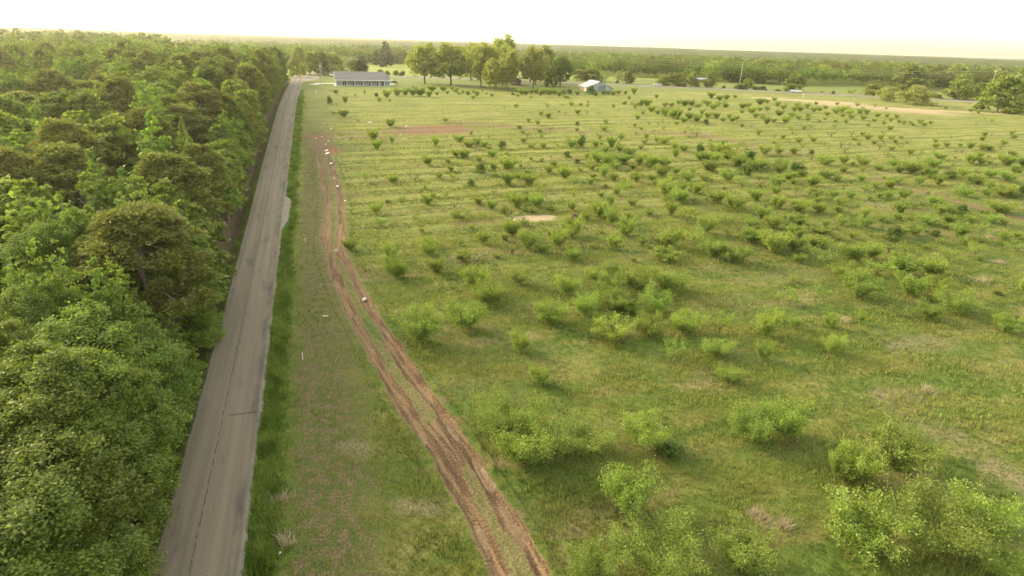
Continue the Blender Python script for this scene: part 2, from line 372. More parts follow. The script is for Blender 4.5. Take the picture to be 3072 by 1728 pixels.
mud = np.clip(np.maximum(np.maximum(mud, extra), mid_mud), 0, 1)
wet = np.zeros_like(mud)
for k, x, y, la, lb in [('Y6', 1650, 370, 1.3, .36), ('Y6', 1880, 690, 2.0, .36), ('Y6', 1925, 760, .8, .4), ('Y6', 2130, 1120, 1.5, .42), ('Y6', 2050, 970, 1.0, .33), ('Y6', 1865, 1150, 1.3, .38), ('Y6', 1430, 415, .9, .28), ('Y3', 985, 155, .7, .5)]:
    p = PZ(k, x, y); dx, dy = TX-p[0], TY-p[1]
    a = dx*tang[:, None, 0]+dy*tang[:, None, 1]; c_ = dx*nor[:, None, 0]+dy*nor[:, None, 1]
    wet = np.maximum(wet, sst(1.15, .75, np.hypot(a/la, c_/lb)))
tread = (.5+.5*np.sin(tl*2*math.pi/.34+np.abs(q[None, :])*4))*np.maximum(np.exp(-((dr-.75)/.22)**2), np.exp(-((dl-.55)/.2)**2))*sst(60, 48, tl)
rut = -.17*np.maximum(sst(1.1, .3, dl/wl), sst(1.1, .3, dr/wr))*thin
berm = .13*extra+.09*np.exp(-((dl-1.05)/.22)**2)*sst(.4, .6, nz)+.30*np.exp(-((q[None, :]-half[:, None]-1.05)/.24)**2)*sst(.50, .62, fbm(tl/3, tl*0, 40))*sst(52, 34, tl)
TZ = Z(TX, TY)+.03+(.14*(nz-.5)+.10*(fbm(tl/2.6, q[None, :]*4.5+40, 44, 4)-.5))*(.3+mud)+(rut+berm)*(1-wet)+wet*(-.14)+.035*tread
sink = sst(2.7, 3.3, np.abs(q))[None, :]*np.ones_like(TX)
TZ = TZ-.30*sink; mud = mud*(1-sink)
mud *= sst(0, 10, tl.max()-tl)
I = np.arange(NT*len(q)).reshape(NT, len(q))
fc = np.stack([I[:-1, :-1], I[:-1, 1:], I[1:, 1:], I[1:, :-1]], -1).reshape(-1, 4)
me = mesh_np('dirt_track', np.c_[TX.ravel(), TY.ravel(), TZ.ravel()], fc, True)
attr(me, 'mud', mud.ravel()); attr(me, 'wet', wet.ravel()); attr(me, 'tread', tread.ravel()); attr(me, 'streak', fbm(tl/2.6, q[None, :]*4.5+40, 44, 4).ravel())
tag(link('dirt_track', me, None, M_GROUND), kind='structure')

# ------------------------------------------------------------------ roads
def road_material():
    b = NB('chip_seal'); g = b.n('NewGeometry'); flat = b.vm('MULTIPLY', g.outputs['Position'], (1, 1, 0))
    rel = b.vm('SUBTRACT', flat, (RO[0], RO[1], 0))
    r = b.vm('DOT_PRODUCT', rel, (ER[0], ER[1], 0)); s = b.vm('DOT_PRODUCT', rel, (ES[0], ES[1], 0))
    rs = b.n('CombineXYZ'); b.put(rs.inputs[0], r); b.put(rs.inputs[1], s); V = rs.outputs[0]
    streak = b.noise(b.vm('MULTIPLY', V, (1.6, .025, 0)), 1., 5, .65); blot = b.noise(b.vm('MULTIPLY', V, (.5, .12, 0)), 1., 4, .6)
    fine = b.noise(flat, 9., 4, .75); grit = b.noise(flat, 30., 2, .8)
    col = b.mix(b.ramp(streak, .3, .7), (.150, .124, .095), (.208, .172, .132))
    wob = b.math('MULTIPLY', b.math('SUBTRACT', b.noise(b.vm('MULTIPLY', V, (0, .5, 0)), 1., 3), .5), .25)
    rw = b.math('ADD', r, wob)
    def band(c, hw, sf): return b.ramp(b.math('ABSOLUTE', b.math('SUBTRACT', rw, c)), hw, hw+sf, 1, 0)
    for c in (-1.7, .15, 1.0): col = b.mix(b.math('MULTIPLY', band(c, .12, .5), .28), col, (.24, .205, .16))
    col = b.mix(b.math('MULTIPLY', b.math('MULTIPLY', band(2.25, .1, .5), b.ramp(blot, .42, .62)), .65), col, (.075, .066, .062))
    col = b.mix(b.math('MULTIPLY', b.ramp(blot, .55, .70), .62), col, (.088, .076, .068))
    crack = b.math('MULTIPLY', band(-.38, .02, .045), b.ramp(b.noise(b.vm('MULTIPLY', V, (0, 1.3, 0)), 1., 3), .35, .55))
    col = b.mix(b.math('MULTIPLY', crack, .8), col, (.05, .042, .036))
    # one crack across the right lane and a short arc beside it
    p = PZ('F3', 1400, 495); r0, s0 = RS(p[0], p[1])
    ds = b.math('ABSOLUTE', b.math('SUBTRACT', b.math('ADD', s, b.math('MULTIPLY', wob, 1.2)), float(s0)))
    xc = b.math('MULTIPLY', b.ramp(ds, .05, .13, 1, 0), b.ramp(r, .0, .3)); col = b.mix(b.math('MULTIPLY', xc, .8), col, (.05, .042, .036))
    col = b.mix(b.ramp(fine, .25, .75), b.mix(1., col, (.72, .72, .72), 'MULTIPLY'), b.mix(1., col, (1.25, 1.25, 1.22), 'MULTIPLY'))
    # worn pale edge where the seal has broken away
    ed = b.ramp(b.math('ADD', b.math('ABSOLUTE', r), b.math('MULTIPLY', b.math('SUBTRACT', fine, .5), .35)), 2.55, 2.72)
    col = b.mix(b.math('MULTIPLY', ed, .5), col, (.26, .24, .205))
    return b.bsdf(col, .92, .2, grit, .5, bdist=.03)
M_ROAD = road_material()
ss = np.linspace(-22, 385, 815); qq = np.array([-1.2, -1.0, -.97, -.8, -.55, -.3, 0, .3, .55, .8, .97, 1.0, 1.2])
hwR = 2.78+.22*(fbm(ss/1.7, ss*0, 51, 4)-.5)+.45*np.exp(-((ss-84)/5)**2); hwL = 2.75+.18*(fbm(ss/2.1, ss*0, 52, 4)-.5)
p = P(721*KD, 520*KD); _, sp_ = RS(p[0], p[1])
hwR = hwR+(.62+.5*(fbm(ss/2.5, ss*0, 57)-.5))*sst(sp_-12, sp_-6, ss)*sst(sp_+8, sp_+1, ss)
rr = np.where(qq[None, :] < 0, qq[None, :]*hwL[:, None], qq[None, :]*hwR[:, None])
flare = sst(318, 352, ss)[:, None]*9.0
rr = rr+np.where(qq > 0, qq, 0)[None, :]*flare
RX, RY = XY(rr, ss[:, None]); RZb = 12.5*sst(-10, 260, RY)+.10-.05*np.abs(qq)[None, :]-.45*(np.abs(qq) > 1.1)[None, :]
I = np.arange(RX.size).reshape(RX.shape)
fc = np.stack([I[:-1, :-1], I[:-1, 1:], I[1:, 1:], I[1:, :-1]], -1).reshape(-1, 4)
tag(link('road', mesh_np('road', np.c_[RX.ravel(), RY.ravel(), RZb.ravel()], fc, True), None, M_ROAD), kind='structure')
# highway across the far side
H1, H2, H3 = PZ('Z1', 1700, 852)[:2], PZ('Z3', 1000, 925)[:2], PZ('Z4', 1900, 1098)[:2]
hd = (H3-H1)/np.linalg.norm(H3-H1); hn = np.array([-hd[1], hd[0]])
hp = np.array([H1-hd*330, H1-hd*120, H1, H2, H3, H3+hd*150, H3+hd*420])
HC = densify(hp, 200)
def ribbon(name, C_, widths, lift, mat, skirt=.5):
    t = np.gradient(C_, axis=0); t /= np.linalg.norm(t, axis=1)[:, None]; n = np.c_[t[:, 1], -t[:, 0]]
    o = np.array([-widths-1.2, -widths, 0, widths, widths+1.2])
    X = C_[:, None, 0]+n[:, None, 0]*o; Y = C_[:, None, 1]+n[:, None, 1]*o
    z = Z(X, Y)+lift; z[:, 0] -= skirt; z[:, -1] -= skirt; z[:, 2] += .05
    I = np.arange(X.size).reshape(X.shape); fc = np.stack([I[:-1, :-1], I[:-1, 1:], I[1:, 1:], I[1:, :-1]], -1).reshape(-1, 4)
    return tag(link(name, mesh_np(name, np.c_[X.ravel(), Y.ravel(), z.ravel()], fc), None, mat), kind='structure')
ribbon('highway', HC, 5.0, .25, simple('asphalt_far', (.17, .15, .13), .9, .15, .2))
dv = np.array([PZ('Z1', 255, 962)[:2], PZ('Z1', 420, 942)[:2], PZ('Z1', 640, 945)[:2]])
ribbon('driveway', densify(dv, 30), 1.7, .12, simple('concrete', (.50, .47, .41), .9, .1, .5), .3)
dv = np.array([PZ('Z1', 1440, 952)[:2], PZ('Z1', 1512, 955)[:2]])
ribbon('driveway', densify(dv, 12), 2.2, .12, bpy.data.materials['concrete'], .3)

# ------------------------------------------------------------------ plants: geometry generators
def leaves(c, size, out=None, rs=None, elong=1.6, up=.25):
    """rhombic leaf faces at points c (N,3); out = preferred normal"""
    rs = rs or rng; n = len(c)
    nrm = rs.normal(size=(n, 3))
    if out is not None: nrm = nrm*.75+out*1.0
    nrm[:, 2] += up; nrm /= np.linalg.norm(nrm, axis=1)[:, None]+1e-9
    a = rs.normal(size=(n, 3)); a -= (a*nrm).sum(1)[:, None]*nrm; a /= np.linalg.norm(a, axis=1)[:, None]+1e-9
    b_ = np.cross(nrm, a); sz = (size*rs.uniform(.65, 1.35, n))[:, None]
    la = a*sz*.5*elong**.5; lb = b_*sz*.5/elong**.5
    v = np.stack([c-la, c+lb*1.0-la*.1, c+la, c-lb*1.0-la*.1], 1).reshape(-1, 3)
    return v, np.arange(4*n).reshape(n, 4)
def tubes(paths, sides=5):
    V, Fc = [], []; off = 0
    for pts, rad in paths:
        pts = np.asarray(pts, float); k = len(pts); t = np.gradient(pts, axis=0); t /= np.linalg.norm(t, axis=1)[:, None]+1e-9
        ref = np.where(np.abs(t[:, 2:3]) > .9, np.array([[1., 0, 0]]), np.array([[0, 0, 1.]]))
        u = np.cross(t, ref); u /= np.linalg.norm(u, axis=1)[:, None]+1e-9; v = np.cross(t, u)
        a = np.linspace(0, 2*math.pi, sides, endpoint=False)
        ring = pts[:, None]+np.asarray(rad)[:, None, None]*(np.cos(a)[None, :, None]*u[:, None]+np.sin(a)[None, :, None]*v[:, None])
        V.append(ring.reshape(-1, 3)); i = np.arange(k*sides).reshape(k, sides)+off; j = np.roll(i, -1, 1)
        Fc.append(np.stack([i[:-1], j[:-1], j[1:], i[1:]], -1).reshape(-1, 4)); off += k*sides
    return np.vstack(V), np.vstack(Fc)
def bend(p0, p1, k, amp, rs):
    t = np.linspace(0, 1, k)[:, None]; p = np.asarray(p0)*(1-t)+np.asarray(p1)*t
    return p+rs.normal(size=(k, 3))*amp*np.sin(t*math.pi)
def clump_crown(cl, rad, nleaf, size, rs, flat=.75, shell=.55, up=.8, sprays=11):
    """leaf faces in small sprays spread through the outer shells of many clumps"""
    cl = np.asarray(cl); rad = np.asarray(rad); ns = len(cl)*sprays; pr = rad**2/np.sum(rad**2)
    ci = rs.choice(len(cl), ns, p=pr); d = rs.normal(size=(ns, 3)); d[:, 2] = d[:, 2]*.9+.3
    d /= np.linalg.norm(d, axis=1)[:, None]; off = d*(rs.uniform(shell, 1.12, ns)**.8*rad[ci])[:, None]; off[:, 2] *= flat
    sc = cl[ci]+off; sr = rad[ci]*rs.uniform(.12, .33, ns); wgt = sr**1.6*rs.uniform(.4, 1.6, ns); wgt /= wgt.sum()
    k = rs.choice(ns, nleaf, p=wgt); p = sc[k]+rs.normal(size=(nleaf, 3))*sr[k][:, None]*np.array([.75, .75, .5])
    return leaves(p, size, d[k]*.55, rs, up=up)
def dome_points(n, rs, rx, rz, z0, low=-.35, fill=.25):
    p = []
    while len(p) < n:
        d = rs.normal(size=3); d /= np.linalg.norm(d)
        if d[2] < low: continue
        k = rs.uniform(.72, 1.0) if rs.random() > fill else rs.uniform(.25, .7)
        lump = 1+.18*math.sin(3*math.atan2(d[1], d[0])+p.__len__()*.0+rs.uniform(-.3, .3))
        p.append((d[0]*rx*k*lump, d[1]*rx*k*lump, z0+d[2]*rz*k))
    return np.array(p)
def trunk_paths(rs, H, base_r, cl, zfork, nl=9):
    paths = [(bend((0, 0, -.4), (rs.normal()*.25, rs.normal()*.25, H*.72), 7, .12, rs), np.linspace(base_r, base_r*.3, 7))]
    for i in rs.choice(len(cl), min(nl, len(cl)), replace=False):
        z = rs.uniform(zfork, H*.62); paths.append((bend((0, 0, z), cl[i], 5, .2, rs), np.linspace(base_r*.42, base_r*.1, 5)))
    return tubes(paths)
PROTO = {}
def proto(key, crown, trunk, h, wd, lm, tm):
    cv, cf = crown; tv, tf = trunk
    h = float(np.percentile(cv[:, 2], 99.7)); wd = float(np.mean([np.ptp(np.percentile(cv[:, a], [.8, 99.2])) for a in (0, 1)]))
    c = mesh_np(key+'_crown', cv, cf); c.materials.append(lm); t = mesh_np(key+'_trunk', tv, tf, True); t.materials.append(tm)
    PROTO.setdefault(key.rstrip('0123456789'), []).append((c, t, h, wd))
M_BARK = simple('bark_grey', (.16, .125, .095), .95, .3, 4.); M_BARKP = simple('bark_pine', (.13, .095, .07), .95, .3, 4.)
M_BARKD = simple('bark_dark', (.075, .055, .042), .95, .3, 6.)
L_OAK = leaf_mat('leaf_oak', (.092, .150, .016), (.195, .262, .038), .48, .24)
L_TREE = leaf_mat('leaf_field_tree', (.150, .195, .028), (.26, .30, .06), .42, .2)
L_GUM = leaf_mat('leaf_gum', (.115, .195, .020), (.20, .285, .045), .42, .18)
L_PINE = leaf_mat('needle_pine', (.100, .128, .020), (.215, .228, .052), .36, .18, (1.1, 1.1, .6))
L_CEDAR = leaf_mat('leaf_cedar', (.040, .050, .016), (.085, .088, .030), .2, .12)
L_PECAN = leaf_mat('leaf_pecan', (.195, .245, .036), (.325, .355, .082), .45, .12)
L_WILLOW = leaf_mat('leaf_willow', (.22, .27, .070), (.36, .39, .12), .4, .1)
L_PD = leaf_mat('leaf_orchard_bright', (.135, .205, .028), (.275, .350, .070), .47, .18)
L_PS = leaf_mat('leaf_orchard_pale', (.135, .220, .030), (.26, .335, .070), .45, .15)
L_PK = leaf_mat('leaf_orchard_dark', (.065, .125, .016), (.135, .205, .035), .42, .12)

def make_oak(key, seed, H, wd, nl, ls, lm, ncl=74, low=-.7, shape=1.0):
    rs = np.random.default_rng(seed); rz = H*.47; z0 = H*.50
    cl = dome_points(ncl, rs, wd*.5*.84, rz*.9, z0, low); cl[:, :2] *= (1-.30*np.clip((cl[:, 2:]-z0)/rz, 0, 1)**2); rad = rs.uniform(.075, .16, ncl)*wd*1.05
    if shape != 1: cl[:, :2] *= (1-shape*(cl[:, 2:]-z0)/H)
    proto(key, clump_crown(cl, rad, nl, ls, rs), trunk_paths(rs, H, .02*H, cl, H*.25), H, wd, lm, M_BARK)
def make_edge(key, seed, H, wd, nl, ls):
    rs = np.random.default_rng(seed); cl = []
    for i in range(60):
        t = rs.random(); z = H*(.07+.85*t); rm = wd*.5*(.62+.38*math.sin(math.pi*min(1, t*1.05+.1)))*(1 if t < .75 else (1-(t-.75)*2.4)); a = rs.uniform(0, 6.28); q_ = rm*rs.uniform(.5, .95)
        cl.append((q_*math.cos(a), q_*math.sin(a), z))
    cl = np.array(cl); rad = rs.uniform(.13, .21, 60)*wd
    proto(key, clump_crown(cl, rad, nl, ls, rs), trunk_paths(rs, H, .018*H, cl, H*.15), H, wd, L_OAK, M_BARK)
def make_gum(key, seed, H, wd, nl, ls, spires=1):
    rs = np.random.default_rng(seed); cl = []; rad = []
    for k in range(spires):
        a = rs.uniform(0, 6.28); ox, oy = (0, 0) if k == 0 else (wd*.26*math.cos(a), wd*.26*math.sin(a)); top = H*(1 if k == 0 else rs.uniform(.78, .93))
        for i in range(52):
            t = rs.random()**.9; z = top*(.22+.75*t); rmax = (wd*.5)*(1-t)**.75*(.75 if spires > 1 else 1)+.25; a = rs.uniform(0, 6.28)
            q_ = rmax*rs.uniform(.45, .95); cl.append((ox+q_*math.cos(a), oy+q_*math.sin(a), z)); rad.append((.45+1.0*(1-t))*wd/8)
        cl.append((ox, oy, top*.985)); rad.append(.4)
    cl = np.array(cl); proto(key, clump_crown(cl, np.array(rad), nl, ls, rs, .95, .4), trunk_paths(rs, H, .017*H, cl, H*.2), H, wd, L_GUM, M_BARK)
def make_pine(key, seed, H, wd, nl, ls):
    rs = np.random.default_rng(seed); cl = []; rad = []
    for i in range(105):
        t = rs.random()**.85; z = H*(.28+.69*t); rmax = wd*.5*max(.08, 1-t**2.3)**.55*(.72+.28*min(1, t*3)); a = rs.uniform(0, 6.28)
        q_ = rmax*rs.uniform(.45, 1.0); cl.append((q_*math.cos(a), q_*math.sin(a), z)); rad.append(rs.uniform(.55, 1.2)*wd/8)
    cl = np.array(cl); rad = np.array(rad)
    idx = rs.integers(0, len(cl), nl); d = rs.normal(size=(nl, 3)); d[:, 2] = np.abs(d[:, 2])*1.1-.1; d /= np.linalg.norm(d, axis=1)[:, None]
    c = cl[idx]+d*(rs.uniform(.1, 1., nl)*rad[idx])[:, None]*np.array([1, 1, 1.])
    a = d+rs.normal(size=(nl, 3))*.45; a /= np.linalg.norm(a, axis=1)[:, None]; b_ = np.cross(a, rs.normal(size=(nl, 3))); b_ /= np.linalg.norm(b_, axis=1)[:, None]
    sz = (ls*rs.uniform(.7, 1.3, nl))[:, None]
    v = np.stack([c-a*sz*.3, c+b_*sz*.26, c+a*sz*.6, c-b_*sz*.26], 1).reshape(-1, 3)
    proto(key, (v, np.arange(4*nl).reshape(nl, 4)), trunk_paths(rs, H*1.3, .016*H, cl, H*.4, 14), H, wd, L_PINE, M_BARKP)
def make_vase(key, seed, H, wd, nl, ls, lm, bark, dens=1., bare=0, tr=.05, zf=.12, nlimb=7, open_=.5, lrad=.22, zlo=.42, skirt=0.):
    """orchard and pecan habit: short trunk, spreading limbs, leaves along the shoots"""
    rs = np.random.default_rng(seed); paths = []; tips = []; fork = H*zf
    paths.append(([(0, 0, -.25), (rs.normal()*.03*H, rs.normal()*.03*H, fork*.5), (0, 0, fork)], [tr*H*1.15, tr*H*.9, tr*H*.8]))
    for i in range(nlimb):
        a = 2*math.pi*(i+rs.uniform(-.35, .35))/nlimb; rad = wd*.5*rs.uniform(.45, .8); zz = H*rs.uniform(zlo, .68)
        e = np.array([rad*math.cos(a), rad*math.sin(a), zz]); p = bend((0, 0, fork), e, 6, .035*wd, rs)
        p[1:-1, 2] -= np.sin(np.linspace(0, math.pi, 4))*H*.05*(1 if open_ > .3 else 0)
        paths.append((p, np.linspace(tr*H*.62, tr*H*.22, 6)))
        for j in range(6):
            st = p[rs.integers(2, 6)]; d = rs.normal(size=3)*.6; d[2] = abs(d[2])+.55; d[:2] += np.array([math.cos(a), math.sin(a)])*rs.uniform(0, .8)
            d /= np.linalg.norm(d); L = H*rs.uniform(.24, .55); e2 = st+d*L
            k = math.hypot(e2[0], e2[1])/(wd*.5)
            if k > 1: e2[:2] /= k
            e2[2] = min(e2[2], H*.99)
            p2 = bend(st, e2, 4, .02*wd, rs); paths.append((p2, np.linspace(tr*H*.2, tr*H*.07, 4)))
            if rs.random() > bare: tips.append(p2)
    tips = np.array(tips); n = len(tips); wgt = rs.uniform(.4, 1.6, n); wgt /= wgt.sum()
    i = rs.choice(n, nl, p=wgt); t = rs.uniform(.05, 1.08, nl)*3; k = np.clip(t.astype(int), 0, 2); f_ = (t-k)[:, None]
    c = tips[i, k]*(1-f_)+tips[i, k+1]*f_; c = c+rs.normal(size=(nl, 3))*np.array([lrad, lrad, lrad*.8])*wd*.22
    ns = int(nl*skirt)
    if ns:
        zz = rs.uniform(.12, .55, ns); aa = rs.uniform(0, 6.28, ns); lob = .75+.25*np.sin(aa*3+seed); rr_ = wd*.5*(.28+.95*zz)*np.sqrt(rs.uniform(.15, 1, ns))*lob; c[:ns] = np.c_[rr_*np.cos(aa), rr_*np.sin(aa), zz*H]
    c[:, 2] = np.clip(c[:, 2], H*.10, None)
    proto(key, leaves(c, ls, None, rs, 1.8, .3), tubes(paths, 5), H, wd, lm, bark)
def make_pecan(key, seed, H, wd, nl, ls):
    rs = np.random.default_rng(seed); cl = []
    for i in range(96):
        t = rs.random()**.9; z = H*(.25+.69*t); rm = wd*.5*(.45+.55*math.sin(math.pi*(.18+.62*t)))*(1 if t < .8 else 1-(t-.8)*2.); a = rs.uniform(0, 6.28); q_ = rm*rs.uniform(.35, .98)
        cl.append((q_*math.cos(a), q_*math.sin(a), z))
    cl = np.array(cl); rad = rs.uniform(.09, .17, 96)*wd; fork = H*.2; paths = [([(0, 0, -.4), (.1, 0, fork*.5), (0, 0, fork)], [.3, .24, .22])]
    for i in rs.choice(70, 16, replace=False): paths.append((bend((0, 0, fork), cl[i], 6, .25, rs), np.linspace(.17, .03, 6)))
    v, f_ = clump_crown(cl, rad, nl, ls, rs, 1.1, .1); proto(key, (v, f_), tubes(paths), H, wd, L_PECAN, M_BARK)
def make_bush(key, seed, H, wd, nl, ls, lm):
    rs = np.random.default_rng(seed); cl = dome_points(26, rs, wd*.42, H*.62, H*.30, -.3, .3); rad = rs.uniform(.12, .22, 26)*wd
    v, f_ = clump_crown(cl, rad, nl, ls, rs, .85); v[:, 2] = np.maximum(v[:, 2], .02*H)
    proto(key, (v, f_), trunk_paths(rs, H*.9, .022*H, cl, H*.08), H, wd, lm, M_BARK)
def make_tree(key, seed, H, wd, nl, ls, lm):
    rs = np.random.default_rng(seed); cl = []
    for i in range(44):
        t = rs.random(); z = H*(.10+.76*t); rm = wd*.5*(.68+.32*math.sin(math.pi*min(1, t+.15)))*(1 if t < .6 else 1-(t-.6)*1.5); a = rs.uniform(0, 6.28); q_ = rm*rs.uniform(.4, .92); cl.append((q_*math.cos(a), q_*math.sin(a), z))
    cl = np.array(cl); rad = rs.uniform(.12, .21, 44)*wd; proto(key, clump_crown(cl, rad, nl, ls, rs), trunk_paths(rs, H, .02*H, cl, H*.12), H, wd, lm, M_BARK)
def make_cedar(key, seed, H, wd, nl, ls):
    rs = np.random.default_rng(seed); cl = []; rad = []
    for i in range(60):
        t = rs.random(); z = H*(.06+.9*t); q_ = wd*.5*(1-t)**.6*rs.uniform(.5, .95); a = rs.uniform(0, 6.28)
        cl.append((q_*math.cos(a), q_*math.sin(a), z)); rad.append(rs.uniform(.1, .2)*wd*(1.1-.6*t))
    cl = np.array(cl); proto(key, clump_crown(cl, np.array(rad), nl, ls, rs, 1., .5), trunk_paths(rs, H*1.2, .02*H, cl, H*.1, 4), H, wd, L_CEDAR, M_BARK)

for i in range(3):
    make_oak('oakn%d' % i, 100+i, 15, 9.5, 125000, .125, L_OAK); make_oak('oak%d' % i, 110+i, 15, 9, 11000, .46, L_OAK)
    make_edge('edgen%d' % i, 120+i, 13, 7, 100000, .125); make_edge('edge%d' % i, 125+i, 13, 7, 9500, .46)
    make_pine('pinen%d' % i, 130+i, 17, 8.5, 60000, .27); make_pine('pine%d' % i, 140+i, 17, 8.5, 19000, .42)
for i in range(2):
    make_gum('gumn%d' % i, 150+i, 15, 7, 52000, .18, 1+i*2); make_gum('gum%d' % i, 160+i, 15, 7, 8500, .46, 1+i*2)
    make_pecan('pecan%d' % i, 170+i, 14, 11, 16000, .38)
    make_tree('tree%d' % i, 180+i, 10, 8, 4200, .55, L_TREE)
    make_cedar('cedar%d' % i, 185+i, 10, 5.5, 4200, .5)
    make_tree('willow%d' % i, 190+i, 8, 10, 5200, .42, L_WILLOW)
for i in range(3):
    make_vase('pd%d' % i, 200+i, 3.2, 4.4, 5200, .155, L_PD, M_BARKD, tr=.026, zf=.14, nlimb=8, lrad=.20, zlo=.36, skirt=.24)
    make_vase('pdn%d' % i, 200+i, 3.2, 4.4, 9000, .105, L_PD, M_BARKD, tr=.020, zf=.10, nlimb=8, lrad=.19, zlo=.32, skirt=.24)
    make_vase('pdh%d' % i, 204+i, 3.2, 4.4, 17000, .062, L_PD, M_BARKD, tr=.014, zf=.08, nlimb=10, lrad=.19, zlo=.30, skirt=.24)
    make_vase('psh%d' % i, 214+i, 3.2, 4.4, 11000, .058, L_PS, M_BARKD, tr=.012, zf=.08, nlimb=10, lrad=.24, zlo=.30, skirt=.16)
    make_vase('psn%d' % i, 210+i, 3.2, 4.4, 8500, .095, L_PS, M_BARKD, tr=.018, zf=.13, nlimb=7, lrad=.24, zlo=.32, skirt=.16)
    make_vase('ps%d' % i, 210+i, 3.2, 4.4, 2600, .165, L_PS, M_BARKD, tr=.022, zf=.13, nlimb=7, lrad=.24, zlo=.34, skirt=.16)
    make_bush('pk%d' % i, 230+i, 3.0, 3.4, 3600, .17, L_PK)
for i in range(2):
    make_vase('pb%d' % i, 220+i, 2.9, 4.4, 1000, .15, L_PS, M_BARKD, bare=.35, tr=.030, zf=.17, nlimb=5, lrad=.25)
    make_vase('pt%d' % i, 225+i, 1.5, 1.4, 60, .10, L_PS, M_BARKD, bare=.5, tr=.045, zf=.35, nlimb=3, lrad=.2)

def plant(name, key, loc, h, wd, rz=None, pick=None, parts=True):
    """one plant = Empty at its foot > trunk, crown (meshes shared with its look-alikes)"""
    L = PROTO[key]; c, t, ph, pw = L[(random.randrange(len(L)) if pick is None else pick) % len(L)]
    e = empty(name, loc, random.uniform(0, 6.28) if rz is None else rz); e.scale = (wd/pw, wd/pw, h/ph)
    link('trunk', t, e); link('crown', c, e)
    return e
ORD = ['', 'first', 'second', 'third', 'fourth', 'fifth', 'sixth', 'seventh', 'eighth', 'ninth', 'tenth', 'eleventh', 'twelfth', 'thirteenth', 'fourteenth', 'fifteenth', 'sixteenth',
       'seventeenth', 'eighteenth', 'nineteenth', 'twentieth']
def ordinal(i): return ORD[i] if i < len(ORD) else '%dth' % i
